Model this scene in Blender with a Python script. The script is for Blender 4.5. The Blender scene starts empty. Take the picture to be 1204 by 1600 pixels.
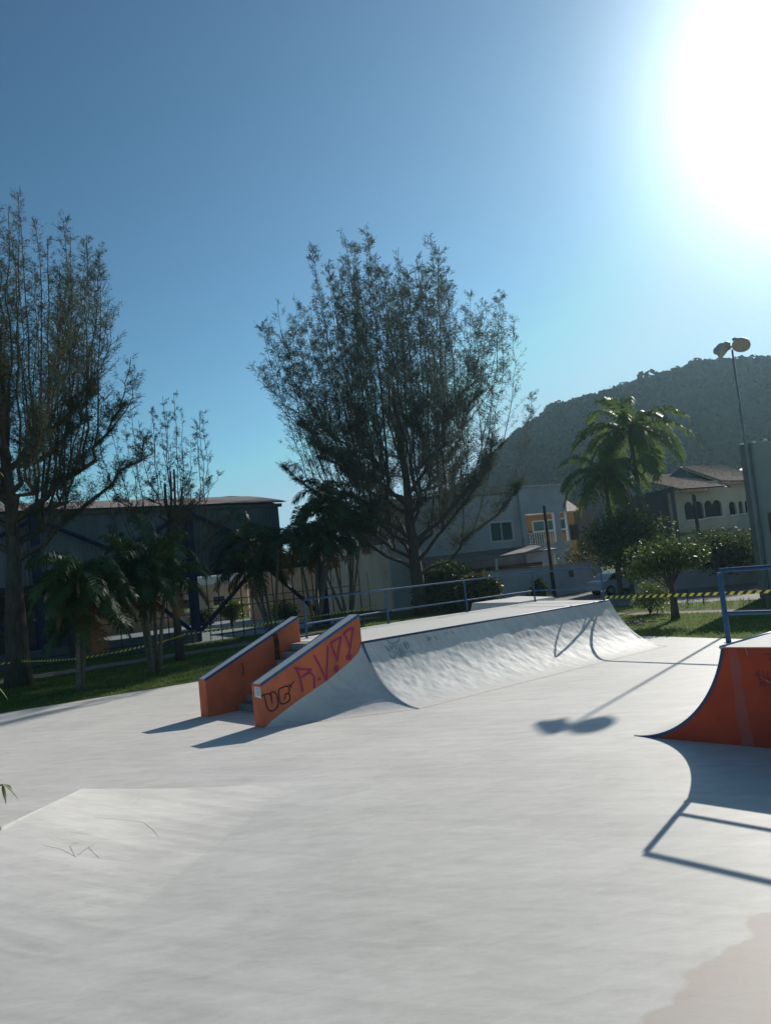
import bpy, bmesh, math, random
import numpy as np
from mathutils import Vector, Matrix, noise

# ------------------------------------------------------------------ camera, sky, sun, exposure
sc = bpy.context.scene
F = 1200.0; H = 3.0
PITCH = math.radians(4.5); ROLL = math.radians(5.8)
fw = Vector((0, math.cos(PITCH), math.sin(PITCH)))
r0 = Vector((1, 0, 0)); u0 = r0.cross(fw)
RT = r0 * math.cos(ROLL) - u0 * math.sin(ROLL)
UP = u0 * math.cos(ROLL) + r0 * math.sin(ROLL)
cam = bpy.data.cameras.new("camera"); camo = bpy.data.objects.new("camera", cam)
sc.collection.objects.link(camo)
camo.matrix_world = Matrix(((RT.x, UP.x, -fw.x, 0), (RT.y, UP.y, -fw.y, 0), (RT.z, UP.z, -fw.z, H), (0, 0, 0, 1)))
cam.sensor_fit = 'HORIZONTAL'; cam.sensor_width = 36; cam.lens = 36 * F / 1204
cam.clip_end = 3000; cam.clip_start = .05
sc.camera = camo

SUN_AZ = math.radians(35); SUN_EL = math.radians(27.6)
SD = Vector((math.sin(SUN_AZ) * math.cos(SUN_EL), math.cos(SUN_AZ) * math.cos(SUN_EL), math.sin(SUN_EL)))
w = bpy.data.worlds.new("World"); sc.world = w; w.use_nodes = True
nt = w.node_tree; nt.nodes.clear()
sky = nt.nodes.new('ShaderNodeTexSky'); sky.sky_type = 'NISHITA'; sky.sun_disc = False
sky.sun_elevation = SUN_EL; sky.sun_rotation = SUN_AZ
sky.air_density = 1.0; sky.dust_density = 0.25; sky.ozone_density = 1.0; sky.altitude = 0
bg = nt.nodes.new('ShaderNodeBackground'); bg.inputs[1].default_value = 0.05
out = nt.nodes.new('ShaderNodeOutputWorld')
# aureole of bright air round the sun (direction only, part of the sky itself)
tc = nt.nodes.new('ShaderNodeTexCoord')
dt = nt.nodes.new('ShaderNodeVectorMath'); dt.operation = 'DOT_PRODUCT'; dt.inputs[1].default_value = SD
nm = nt.nodes.new('ShaderNodeVectorMath'); nm.operation = 'NORMALIZE'
nt.links.new(tc.outputs['Generated'], nm.inputs[0]); nt.links.new(nm.outputs[0], dt.inputs[0])
def mth(op, a, b=None):
    n = nt.nodes.new('ShaderNodeMath'); n.operation = op
    for i, v in enumerate((a, b)):
        if v is None: continue
        if isinstance(v, (int, float)): n.inputs[i].default_value = v
        else: nt.links.new(v, n.inputs[i])
    return n.outputs[0]
ang = mth('ARCCOSINE', mth('MINIMUM', dt.outputs['Value'], 1.0))
g1 = mth('MULTIPLY', mth('EXPONENT', mth('MULTIPLY', mth('POWER', mth('DIVIDE', ang, 0.146), 1.9), -1)), 40.0)
g2 = mth('MULTIPLY', mth('EXPONENT', mth('DIVIDE', ang, -0.30)), 3.5)
gs = mth('ADD', g1, g2)
cmb = nt.nodes.new('ShaderNodeVectorMath'); cmb.operation = 'SCALE'; cmb.inputs[0].default_value = (.92, .94, 1.04)
nt.links.new(gs, cmb.inputs['Scale'])
add = nt.nodes.new('ShaderNodeVectorMath'); add.operation = 'ADD'
gam = nt.nodes.new('ShaderNodeGamma'); gam.inputs[1].default_value = 1.4      # deep tropical blue, as the clear air shows it
tint = nt.nodes.new('ShaderNodeVectorMath'); tint.operation = 'MULTIPLY'; tint.inputs[1].default_value = (.53, .80, .78)
nt.links.new(sky.outputs[0], gam.inputs[0]); nt.links.new(gam.outputs[0], tint.inputs[0])
cl = nt.nodes.new('ShaderNodeVectorMath'); cl.operation = 'MINIMUM'; cl.inputs[1].default_value = (6.4, 10.3, 12.6)   # pale haze of the low sky
nt.links.new(tint.outputs[0], cl.inputs[0]); nt.links.new(cl.outputs[0], add.inputs[0]); nt.links.new(cmb.outputs[0], add.inputs[1])
nt.links.new(add.outputs[0], bg.inputs[0]); nt.links.new(bg.outputs[0], out.inputs[0])

sl = bpy.data.lights.new("sun", 'SUN'); sl.energy = 4.6; sl.angle = math.radians(.5); sl.color = (1, .94, .845)
so = bpy.data.objects.new("sun", sl); sc.collection.objects.link(so)
so.rotation_euler = SD.to_track_quat('Z', 'Y').to_euler()
sc.view_settings.view_transform = 'Standard'; sc.view_settings.look = 'None'
sc.view_settings.exposure = 0.15; sc.view_settings.gamma = 1
try:
    sc.cycles.max_bounces = 6; sc.cycles.diffuse_bounces = 3; sc.cycles.transparent_max_bounces = 8
    sc.cycles.volume_bounces = 0; sc.cycles.sample_clamp_indirect = 4
except Exception: pass

# ------------------------------------------------------------------ helpers
col = sc.collection
rnd = random.Random(5)
def ray(x, y):
    return ((x - 602) / F) * RT - ((y - 800) / F) * UP + fw
def at(x, y, Y):            # the point at depth Y seen at pixel x, y of the photograph
    d = ray(x, y); return Vector((0, 0, H)) + d * (Y / d.y)
def atz(x, y, z=0):
    d = ray(x, y); return Vector((0, 0, H)) + d * ((z - H) / d.z)
V = Vector

def rgb(c): return (c[0], c[1], c[2], 1)
def mat(name, c, rough=.7, c2=None, scale=3, stretch=(1, 1, 1), bump=0, bscale=20, metal=0, trans=0, spec=.4, detail=5, contrast=(.35, .65)):
    m = bpy.data.materials.new(name); m.use_nodes = True
    n = m.node_tree; b = n.nodes['Principled BSDF']
    b.inputs['Base Color'].default_value = rgb(c); b.inputs['Roughness'].default_value = rough
    b.inputs['Metallic'].default_value = metal; b.inputs['Specular IOR Level'].default_value = spec
    tcn = n.nodes.new('ShaderNodeTexCoord'); mp = n.nodes.new('ShaderNodeMapping'); mp.inputs['Scale'].default_value = stretch
    n.links.new(tcn.outputs['Object'], mp.inputs[0])
    if c2 is not None:
        t = n.nodes.new('ShaderNodeTexNoise'); t.inputs['Scale'].default_value = scale; t.inputs['Detail'].default_value = detail
        r = n.nodes.new('ShaderNodeValToRGB'); r.color_ramp.elements[0].position = contrast[0]; r.color_ramp.elements[1].position = contrast[1]
        r.color_ramp.elements[0].color = rgb(c); r.color_ramp.elements[1].color = rgb(c2)
        n.links.new(mp.outputs[0], t.inputs[0]); n.links.new(t.outputs[0], r.inputs[0]); n.links.new(r.outputs[0], b.inputs['Base Color'])
    if bump:
        t2 = n.nodes.new('ShaderNodeTexNoise'); t2.inputs['Scale'].default_value = bscale; t2.inputs['Detail'].default_value = 4
        bp = n.nodes.new('ShaderNodeBump'); bp.inputs['Strength'].default_value = bump; bp.inputs['Distance'].default_value = .02
        n.links.new(mp.outputs[0], t2.inputs[0]); n.links.new(t2.outputs[0], bp.inputs['Height']); n.links.new(bp.outputs[0], b.inputs['Normal'])
    if trans:
        tr = n.nodes.new('ShaderNodeBsdfTranslucent'); mx = n.nodes.new('ShaderNodeMixShader'); mx.inputs[0].default_value = trans
        o = n.nodes['Material Output']
        if c2 is not None: n.links.new(r.outputs[0], tr.inputs[0])
        else: tr.inputs[0].default_value = rgb(c)
        n.links.new(b.outputs[0], mx.inputs[1]); n.links.new(tr.outputs[0], mx.inputs[2]); n.links.new(mx.outputs[0], o.inputs[0])
    return m

def tag(o, label=None, cat=None, group=None, kind=None):
    if label: o['label'] = label
    if cat: o['category'] = cat
    if group: o['group'] = group
    if kind: o['kind'] = kind
    return o
def empty(name, loc, label, cat, group=None):
    o = bpy.data.objects.new(name, None); col.objects.link(o); o.location = loc; o.empty_display_size = .2
    return tag(o, label, cat, group)

class MB:
    def __init__(s): s.v = []; s.f = []; s.m = []
    def face(s, pts, mi=0):
        k = len(s.v); s.v += [tuple(p) for p in pts]; s.f.append(tuple(range(k, k + len(pts)))); s.m.append(mi); return s
    def hexa(s, b, t, mi=0):          # bottom and top rings (same count)
        k = len(s.v); n = len(b); s.v += [tuple(p) for p in b] + [tuple(p) for p in t]
        s.f.append(tuple(range(k + n - 1, k - 1, -1))); s.f.append(tuple(range(k + n, k + 2 * n)))
        for i in range(n):
            j = (i + 1) % n; s.f.append((k + i, k + j, k + n + j, k + n + i))
        s.m += [mi] * (n + 2); return s
    def prism(s, poly, z0, z1, mi=0):
        return s.hexa([(p[0], p[1], z0) for p in poly], [(p[0], p[1], z1) for p in poly], mi)
    def box(s, c, size, u=(1, 0, 0), mi=0, up=(0, 0, 1)):
        c = V(c); u = V(u).normalized(); up = V(up).normalized(); n = up.cross(u)
        a, b, h = size[0] / 2, size[1] / 2, size[2] / 2
        q = [(-a, -b), (a, -b), (a, b), (-a, b)]
        return s.hexa([c + u * x + n * y - up * h for x, y in q], [c + u * x + n * y + up * h for x, y in q], mi)
    def tube(s, pts, r, seg=8, mi=0, cap=True):
        pts = [V(p) for p in pts]; n = len(pts)
        rs = r if isinstance(r, (list, tuple)) else [r] * n
        k = len(s.v); prev = None
        for i, p in enumerate(pts):
            d = (pts[min(i + 1, n - 1)] - pts[max(i - 1, 0)]).normalized()
            if prev is None: a = d.cross(V((0, 0, 1)) if abs(d.z) < .9 else V((1, 0, 0))).normalized()
            else: a = (prev - d * prev.dot(d)).normalized()
            prev = a; b = d.cross(a)
            for j in range(seg):
                t = 2 * math.pi * j / seg; s.v.append(tuple(p + (a * math.cos(t) + b * math.sin(t)) * rs[i]))
        for i in range(n - 1):
            for j in range(seg):
                j2 = (j + 1) % seg
                s.f.append((k + i * seg + j, k + i * seg + j2, k + (i + 1) * seg + j2, k + (i + 1) * seg + j)); s.m.append(mi)
        if cap:
            s.f.append(tuple(k + j for j in range(seg - 1, -1, -1))); s.f.append(tuple(k + (n - 1) * seg + j for j in range(seg))); s.m += [mi] * 2
        return s
    def grid(s, rows, mi=0):          # rows of points
        k = len(s.v); nr = len(rows); nc = len(rows[0])
        for r in rows: s.v += [tuple(p) for p in r]
        for i in range(nr - 1):
            for j in range(nc - 1):
                s.f.append((k + i * nc + j, k + i * nc + j + 1, k + (i + 1) * nc + j + 1, k + (i + 1) * nc + j)); s.m.append(mi)
        return s
    def sphere(s, c, r, seg=10, ring=6, mi=0):
        c = V(c); r = r if hasattr(r, '__len__') else (r, r, r)
        rows = []
        for i in range(ring + 1):
            a = math.pi * i / ring
            rows.append([c + V((math.sin(a) * math.cos(2 * math.pi * j / seg) * r[0], math.sin(a) * math.sin(2 * math.pi * j / seg) * r[1], math.cos(a) * r[2])) for j in range(seg + 1)])
        return s.grid(rows, mi)
    def build(s, name, mats, parent=None, smooth=False, bevel=0):
        me = bpy.data.meshes.new(name)
        off = V(parent_loc(parent)) if parent else V((0, 0, 0))
        me.from_pydata([(x - off.x, y - off.y, z - off.z) for x, y, z in s.v], [], s.f)
        for m_ in (mats if isinstance(mats, (list, tuple)) else [mats]): me.materials.append(m_)
        me.polygons.foreach_set('material_index', s.m)
        if smooth: me.polygons.foreach_set('use_smooth', [True] * len(s.f))
        me.update()
        o = bpy.data.objects.new(name, me); col.objects.link(o)
        if parent: o.parent = parent
        if smooth:
            bm = bmesh.new(); bm.from_mesh(me); bmesh.ops.remove_doubles(bm, verts=bm.verts, dist=1e-5); bm.to_mesh(me); bm.free()
        if bevel:
            bm = bmesh.new(); bm.from_mesh(me); bmesh.ops.remove_doubles(bm, verts=bm.verts, dist=1e-5)
            bmesh.ops.bevel(bm, geom=[e for e in bm.edges if e.is_manifold and e.calc_face_angle(0) > .5], offset=bevel, segments=2, affect='EDGES', profile=.6)
            bm.to_mesh(me); bm.free()
        return o
def parent_loc(p):
    l = V((0, 0, 0))
    while p is not None: l = l + p.location; p = p.parent
    return l

def leafmesh(name, quads, m, parent=None, mi=None):    # quads: numpy (n,4,3)
    q = np.asarray(quads, dtype=np.float32).reshape(-1, 4, 3)
    n = len(q)
    if parent is not None:
        l = parent_loc(parent); q = q - np.array((l.x, l.y, l.z), dtype=np.float32)
    me = bpy.data.meshes.new(name)
    me.vertices.add(n * 4); me.vertices.foreach_set('co', q.ravel())
    me.loops.add(n * 4); me.loops.foreach_set('vertex_index', np.arange(n * 4, dtype=np.int32))
    me.polygons.add(n); me.polygons.foreach_set('loop_start', np.arange(0, n * 4, 4, dtype=np.int32))
    me.polygons.foreach_set('loop_total', np.full(n, 4, dtype=np.int32))
    for mm in (m if isinstance(m, (list, tuple)) else [m]): me.materials.append(mm)
    if mi is not None: me.polygons.foreach_set('material_index', np.asarray(mi, dtype=np.int32))
    me.update(calc_edges=True); me.validate()
    o = bpy.data.objects.new(name, me); col.objects.link(o)
    if parent is not None: o.parent = parent
    return o
def needles(P, D, L, W, rng):      # thin leaf quads from base P along D, numpy
    D = D / np.linalg.norm(D, axis=1, keepdims=True)
    S = np.cross(D, rng.normal(size=D.shape)); S /= np.linalg.norm(S, axis=1, keepdims=True)
    L = np.asarray(L).reshape(-1, 1); W = np.asarray(W).reshape(-1, 1)
    M = P + D * L * .5
    return np.stack([P, M + S * W * .5, P + D * L, M - S * W * .5], axis=1)

# ------------------------------------------------------------------ materials
def concrete_mat(name, base, dark, light, streak_ang, patch=False, bump=.5, streak=14, lift=False):
    m = bpy.data.materials.new(name); m.use_nodes = True; n = m.node_tree; N = n.nodes; Lk = n.links
    b = N['Principled BSDF']; b.inputs['Roughness'].default_value = .62 if patch else .75; b.inputs['Specular IOR Level'].default_value = .35 if patch else .25
    t = N.new('ShaderNodeNewGeometry')
    def nz(scale, detail, rot=0, st=(1, 1, 1), rough=.6, dist=0):
        rr = N.new('ShaderNodeMapping'); rr.inputs['Rotation'].default_value = (0, 0, rot)
        mp = N.new('ShaderNodeMapping'); mp.inputs['Scale'].default_value = st
        Lk.new(t.outputs['Position'], rr.inputs[0]); Lk.new(rr.outputs[0], mp.inputs[0])
        x = N.new('ShaderNodeTexNoise'); x.inputs['Scale'].default_value = scale; x.inputs['Detail'].default_value = detail
        x.inputs['Roughness'].default_value = rough; x.inputs['Distortion'].default_value = dist
        Lk.new(mp.outputs[0], x.inputs[0]); return x.outputs[0]
    def ramp(src, p0, p1, c0, c1):
        r = N.new('ShaderNodeValToRGB'); e = r.color_ramp.elements
        e[0].position = p0; e[1].position = p1; e[0].color = rgb(c0); e[1].color = rgb(c1); Lk.new(src, r.inputs[0]); return r.outputs[0]
    def mix(a, b_, f, mode='MIX'):
        x = N.new('ShaderNodeMix'); x.data_type = 'RGBA'; x.blend_type = mode
        if isinstance(f, float): x.inputs[0].default_value = f
        else: Lk.new(f, x.inputs[0])
        for s_, i in ((a, 6), (b_, 7)):
            if isinstance(s_, tuple): x.inputs[i].default_value = rgb(s_)
            else: Lk.new(s_, x.inputs[i])
        return x.outputs[2]
    big = nz(.35, 4, 0, (1, 1, 1), .55, .4)
    st = nz(1.0, 9, streak_ang, (1.1, streak, 1), .74, .9)
    st2 = nz(1.0, 5, streak_ang + .5, (.5, 5, 1), .6, .5)
    fine = nz(60, 3)
    c = ramp(st, .36, .64, dark, light)
    c = mix(c, ramp(big, .34, .66, dark, light), .45)
    c = mix(c, ramp(st2, .36, .64, dark, light), .3)
    c = mix(c, ramp(nz(3.2, 10, streak_ang + .2, (1, 2.6, 1), .78, .6), .38, .66, dark, light), .28)
    # worn spots where grey cement shows through the paint
    sp = ramp(nz(2.3, 9, streak_ang, (1, 3.5, 1), .72), .60, .78, (0, 0, 0), (1, 1, 1))
    g = mix(c, tuple(x * .72 for x in dark), .55); c = mix(c, g, sp)
    c = mix(c, ramp(fine, .3, .7, tuple(x * .93 for x in base), base), .12)
    # thin scratches
    w1 = nz(1.6, 2, 1.1, (1, 1, 1), .5, 2.2)
    sc1 = ramp(w1, .497, .5, (0, 0, 0), (1, 1, 1)); sc2 = ramp(w1, .5, .503, (1, 1, 1), (0, 0, 0))
    mm = N.new('ShaderNodeMath'); mm.operation = 'MULTIPLY'; Lk.new(sc1, mm.inputs[0]); Lk.new(sc2, mm.inputs[1])
    mm2 = N.new('ShaderNodeMath'); mm2.operation = 'MULTIPLY'; Lk.new(mm.outputs[0], mm2.inputs[0]); mm2.inputs[1].default_value = .10
    c = mix(c, (.2, .22, .22), mm2.outputs[0])
    if patch:   # sheen towards the sun put into the colour: lighter far off, darker near
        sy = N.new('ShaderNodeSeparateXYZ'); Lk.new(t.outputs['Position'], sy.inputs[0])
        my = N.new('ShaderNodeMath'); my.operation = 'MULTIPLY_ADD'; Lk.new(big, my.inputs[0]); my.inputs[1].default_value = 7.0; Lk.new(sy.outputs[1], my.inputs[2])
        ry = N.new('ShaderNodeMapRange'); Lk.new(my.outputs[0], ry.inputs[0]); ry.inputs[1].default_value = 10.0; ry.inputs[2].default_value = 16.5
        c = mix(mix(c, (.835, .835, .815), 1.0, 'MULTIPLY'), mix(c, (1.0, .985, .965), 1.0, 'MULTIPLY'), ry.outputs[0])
    if lift:    # raised part tinted, lighter on the bank, darker on the ramp, fading out raggedly at its foot
        lx = N.new('ShaderNodeMath'); lx.operation = 'MULTIPLY_ADD'; Lk.new(st2, lx.inputs[0]); lx.inputs[1].default_value = .22; Lk.new(sy.outputs[2], lx.inputs[2])
        lr = N.new('ShaderNodeMapRange'); Lk.new(lx.outputs[0], lr.inputs[0]); lr.inputs[1].default_value = .10; lr.inputs[2].default_value = .26
        c = mix(c, mix(c, lift, 1.0, 'MULTIPLY'), lr.outputs[0])
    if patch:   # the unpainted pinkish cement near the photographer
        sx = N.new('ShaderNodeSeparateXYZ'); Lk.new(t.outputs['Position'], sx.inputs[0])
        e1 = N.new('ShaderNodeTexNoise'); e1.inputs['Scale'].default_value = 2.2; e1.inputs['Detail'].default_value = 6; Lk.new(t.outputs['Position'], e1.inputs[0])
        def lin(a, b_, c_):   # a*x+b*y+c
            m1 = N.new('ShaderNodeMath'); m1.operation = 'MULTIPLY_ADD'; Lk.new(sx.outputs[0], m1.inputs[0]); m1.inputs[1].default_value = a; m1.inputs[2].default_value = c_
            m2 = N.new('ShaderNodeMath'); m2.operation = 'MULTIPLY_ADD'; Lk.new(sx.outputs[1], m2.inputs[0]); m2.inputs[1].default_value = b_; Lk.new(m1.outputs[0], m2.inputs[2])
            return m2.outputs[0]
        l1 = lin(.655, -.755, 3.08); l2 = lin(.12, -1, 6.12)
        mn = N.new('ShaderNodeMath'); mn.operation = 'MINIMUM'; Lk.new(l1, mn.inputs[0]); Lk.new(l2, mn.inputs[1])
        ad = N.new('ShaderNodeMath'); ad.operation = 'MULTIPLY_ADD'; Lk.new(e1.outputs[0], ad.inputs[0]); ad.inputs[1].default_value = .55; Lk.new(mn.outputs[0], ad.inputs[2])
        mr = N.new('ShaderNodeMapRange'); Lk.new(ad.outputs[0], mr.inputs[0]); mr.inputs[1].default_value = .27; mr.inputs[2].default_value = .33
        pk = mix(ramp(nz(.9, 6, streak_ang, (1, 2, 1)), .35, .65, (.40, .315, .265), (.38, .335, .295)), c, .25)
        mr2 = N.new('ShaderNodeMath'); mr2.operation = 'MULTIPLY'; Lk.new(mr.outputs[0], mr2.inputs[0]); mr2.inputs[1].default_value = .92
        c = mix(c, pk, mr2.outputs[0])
    Lk.new(c, b.inputs['Base Color'])
    bp = N.new('ShaderNodeBump'); bp.inputs['Strength'].default_value = bump; bp.inputs['Distance'].default_value = .01
    Lk.new(st, bp.inputs['Height'])
    bp2 = N.new('ShaderNodeBump'); bp2.inputs['Strength'].default_value = bump * .6; bp2.inputs['Distance'].default_value = .004
    Lk.new(fine, bp2.inputs['Height']); Lk.new(bp.outputs[0], bp2.inputs['Normal']); Lk.new(bp2.outputs[0], b.inputs['Normal'])
    return m
M = {}
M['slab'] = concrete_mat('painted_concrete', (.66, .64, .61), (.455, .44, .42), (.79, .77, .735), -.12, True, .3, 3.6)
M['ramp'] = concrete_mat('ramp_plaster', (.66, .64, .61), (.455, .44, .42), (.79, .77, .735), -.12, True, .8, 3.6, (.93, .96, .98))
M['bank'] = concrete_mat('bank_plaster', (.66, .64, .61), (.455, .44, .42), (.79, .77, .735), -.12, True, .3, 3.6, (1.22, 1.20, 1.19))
M['deckc'] = concrete_mat('deck_concrete', (.62, .61, .58), (.52, .51, .48), (.66, .65, .61), -.6, False, .3)
M['orange'] = mat('orange_paint', (.64, .165, .08), .8, (.44, .12, .065), 1.6, spec=.2, bump=.35, bscale=22, detail=12, contrast=(.38, .68))
M['red'] = mat('red_paint', (.54, .078, .036), .8, (.36, .05, .03), 1.3, spec=.15, bump=.3, bscale=16, detail=12, contrast=(.38, .70))
M['redw'] = mat('red_worn_strip', (.46, .075, .05), .8, (.36, .10, .08), 5, bump=.3, detail=9)
M['blue'] = mat('blue_paint', (.018, .10, .23), .45, (.014, .07, .17), 6, bump=.15, bscale=60)
M['navy'] = mat('navy_edge', (.015, .05, .14), .5, (.03, .07, .15), 8)
M['steel'] = mat('pale_blue_coping', (.45, .50, .62), .4, (.30, .36, .5), 9, metal=.3)
M['stair'] = mat('stair_cement', (.17, .17, .16), .85, (.26, .26, .25), 5, bump=.4)
M['shadeband'] = mat('shadow_band_brown', (.045, .018, .014), .9, (.16, .05, .03), 9, detail=8)  # brown of the shadow band painted on the far ledge
M['stair2'] = mat('scraped_cement', (.42, .36, .34), .8, (.30, .26, .25), 9)
M['pink'] = mat('pink_spray', (.36, .03, .12), .8)
M['black'] = mat('black_spray', (.02, .015, .02), .7)
M['tagblue'] = mat('faded_blue_tag', (.22, .28, .33), .8, (.34, .39, .42), 12)
M['tagred'] = mat('faded_dark_tag', (.14, .03, .03), .8, (.25, .045, .035), 12)
M['scr'] = mat('scratched_paint', (.42, .42, .41), .8, (.60, .59, .57), 14)
M['paper'] = mat('paper', (.72, .73, .75), .6)
M['ink'] = mat('ink', (.12, .12, .14), .6)
M['grass'] = mat('grass_soil', (.065, .10, .022), .95, (.12, .15, .045), 1.3, bump=1, bscale=40, spec=.1)
M['blade'] = mat('grass_blade', (.10, .18, .03), .7, (.20, .26, .06), .8, trans=.45, spec=.2)
M['dirtpath'] = mat('path_dirt', (.30, .235, .19), .95, (.22, .18, .15), 3, bump=.6, bscale=30)
M['road'] = mat('street_paving', (.26, .25, .24), .9, (.20, .195, .19), 2, bump=.5, bscale=25)
M['bark'] = mat('bark', (.06, .047, .038), .95, (.105, .085, .066), 8, (1, 1, .25), bump=1, bscale=9)
M['needle'] = mat('casuarina_needle', (.045, .064, .040), .8, (.10, .118, .078), .45, trans=.35, spec=.15)
M['needle2'] = mat('casuarina_needle_grey', (.06, .065, .05), .8, (.12, .11, .085), .6, trans=.3, spec=.15)
M['palm'] = mat('palm_leaf', (.025, .06, .02), .5, (.055, .10, .025), 1.2, trans=.3, spec=.4)
M['palmlit'] = mat('palm_leaf_bright', (.07, .13, .025), .5, (.14, .19, .04), 1.2, trans=.45, spec=.4)
M['palmdry'] = mat('palm_leaf_dry', (.16, .085, .035), .8, (.24, .12, .04), 3, trans=.25)
M['ptrunk'] = mat('palm_trunk', (.20, .17, .13), .9, (.12, .105, .08), 3, (1, 1, 9), bump=.6)
M['leaf'] = mat('broad_leaf', (.035, .07, .018), .55, (.09, .13, .03), 1.4, trans=.38, spec=.4)
M['leaflit'] = mat('yellow_green_leaf', (.10, .15, .03), .5, (.18, .21, .05), 2, trans=.45, spec=.6)
M['leafvar'] = mat('striped_leaf', (.045, .07, .02), .55, (.15, .14, .04), 3, trans=.3)
M['hill'] = mat('hill_forest', (.018, .032, .016), .95, (.03, .045, .02), .09, spec=.05, bump=0)
M['hilltree'] = mat('hill_canopy', (.010, .022, .015), 1, (.045, .060, .024), .014, spec=0, detail=8)
M['whitewall'] = mat('white_render', (.52, .56, .60), .85, (.42, .46, .50), .9, bump=.3, bscale=8)
M['cream'] = mat('cream_render', (.80, .74, .63), .9, (.66, .60, .50), .8, (1, 1, .25), bump=.3, bscale=8)
M['stain'] = mat('water_stain', (.14, .12, .10), .95, (.3, .27, .22), 5, (1, 1, .3))
M['peach'] = mat('peach_render', (.70, .49, .35), .9, (.58, .40, .29), 1, bump=.3)
M['orangewall'] = mat('orange_render', (.62, .32, .10), .9, (.52, .26, .08), 1)
M['beige'] = mat('beige_render', (.58, .52, .40), .9, (.48, .43, .33), 1, bump=.3)
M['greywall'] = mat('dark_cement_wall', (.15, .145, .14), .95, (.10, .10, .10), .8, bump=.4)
M['brownwall'] = mat('brown_wall', (.15, .10, .08), .95, (.11, .075, .06), .8)
M['white'] = mat('white_trim', (.72, .72, .70), .7)
M['dark'] = mat('dark_interior', (.022, .022, .026), .6)
M['glass'] = mat('teal_glass', (.04, .12, .12), .12, spec=.8)
M['dglass'] = mat('dark_glass', (.014, .016, .018), .45, spec=.25)
M['iron'] = mat('dark_iron', (.03, .03, .035), .6)
M['frameblue'] = mat('blue_gym_steel', (.012, .02, .07), .6, (.018, .03, .09), 3)
M['corr'] = mat('corrugated_sheet', (.17, .21, .23), .6, (.11, .14, .155), 1.2, (1, 1, .15))
M['gymroof'] = mat('gym_roof_sheet', (.22, .18, .165), .8, (.15, .13, .12), .6, detail=8)
M['court'] = mat('court_floor', (.22, .26, .27), .7, (.17, .21, .22), 1)
M['metalbld'] = mat('grey_panel_wall', (.36, .37, .36), .8, (.30, .31, .31), .6, bump=.2)
M['column'] = mat('cement_column', (.18, .18, .175), .9, (.13, .13, .13), 2, bump=.4)
M['yellow'] = mat('tape_yellow', (.88, .72, .10), .5)
M['tblack'] = mat('tape_black', (.025, .025, .025), .5)
M['lamp'] = mat('lamp_housing', (.50, .47, .45), .55, (.38, .36, .35), 6)
M['lens'] = mat('lamp_lens', (.55, .50, .46), .35)
M['pole'] = mat('galvanised_pole', (.20, .23, .25), .6)
M['wood'] = mat('pole_wood', (.06, .05, .045), .9)
M['carpaint'] = mat('silver_car_paint', (.45, .47, .50), .3, metal=.3, spec=.6)
M['rubber'] = mat('tyre_rubber', (.02, .02, .02), .8)
M['skin'] = mat('skin', (.22, .12, .08), .6)
M['shirt'] = mat('dark_shirt', (.03, .035, .05), .8)
M['shirt2'] = mat('grey_blue_shirt', (.30, .36, .42), .8)
M['shorts'] = mat('dark_shorts', (.02, .02, .025), .8)
def tile_mat():
    m = bpy.data.materials.new('clay_roof_tiles'); m.use_nodes = True; n = m.node_tree; N = n.nodes; L = n.links; b = N['Principled BSDF']
    b.inputs['Roughness'].default_value = .7
    t = N.new('ShaderNodeTexCoord'); x = N.new('ShaderNodeTexNoise'); x.inputs['Scale'].default_value = 6; x.inputs['Detail'].default_value = 5
    L.new(t.outputs['Object'], x.inputs[0]); r = N.new('ShaderNodeValToRGB'); e = r.color_ramp.elements
    e[0].position = .35; e[1].position = .65; e[0].color = (.32, .19, .135, 1); e[1].color = (.66, .48, .37, 1); L.new(x.outputs[0], r.inputs[0]); L.new(r.outputs[0], b.inputs['Base Color'])
    return m
M['tile'] = tile_mat()

# ------------------------------------------------------------------ setting: ground
g = MB()
rows = []
for i in range(60):
    rows.append([])
    for j in range(60):
        a = -140 + j * 6.2 - 40; bb = -30 + i * 9
        rows[-1].append((a, bb, -.03))
g.grid(rows); tag(g.build('ground', M['grass']), kind='structure')

SL = [(-30, -8), (-30, 12.5), (-12.0, 23.15), (-10.4, 24.0), (-6.83, 26.17), (-3.2, 28.4), (4, 33.5), (8.24, 26.24), (10.53, 22.14), (16, 12.5), (16, -8)]
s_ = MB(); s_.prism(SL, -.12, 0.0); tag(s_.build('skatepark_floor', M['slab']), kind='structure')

# dirt path left, path right, street
def strip(name, pts, wd, z, m):
    b = MB(); n = len(pts); L_ = []; R_ = []
    for i, p in enumerate(pts):
        a = V(pts[max(i - 1, 0)]); c = V(pts[min(i + 1, n - 1)]); d = (c - a).normalized(); nn = V((-d.y, d.x))
        L_.append((p[0] + nn.x * wd / 2, p[1] + nn.y * wd / 2, z)); R_.append((p[0] - nn.x * wd / 2, p[1] - nn.y * wd / 2, z))
    b.grid([R_, L_]); o = b.build(name, m); tag(o, kind='structure'); return o
def fine_line(a, b, n, wob=0):
    return [(a[0] + (b[0] - a[0]) * t / n + wob * noise.noise(V((t * .7, 3, 1))), a[1] + (b[1] - a[1]) * t / n + wob * noise.noise(V((t * .7, 9, 1)))) for t in range(n + 1)]
strip('dirt_path', fine_line((-32, 21.5), (-2, 46.3), 40, .25), 2.1, -.022, M['dirtpath'])
strip('path', fine_line((7.5, 39.2), (30, 14.5), 24, .15), 1.15, -.014, M['dirtpath'])
b = MB(); b.face([(-6, 57, -.018), (60, 30, -.018), (90, 55, -.018), (30, 78, -.018), (2, 62, -.018)][::1])
b = MB(); b.face([(6, 48.5, -.018), (12.7, 40.8, -.018), (46, 7.5, -.018), (110, 40, -.018), (40, 78, -.018), (6, 60, -.018)])
tag(b.build('street', M['road']), kind='structure')

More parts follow.
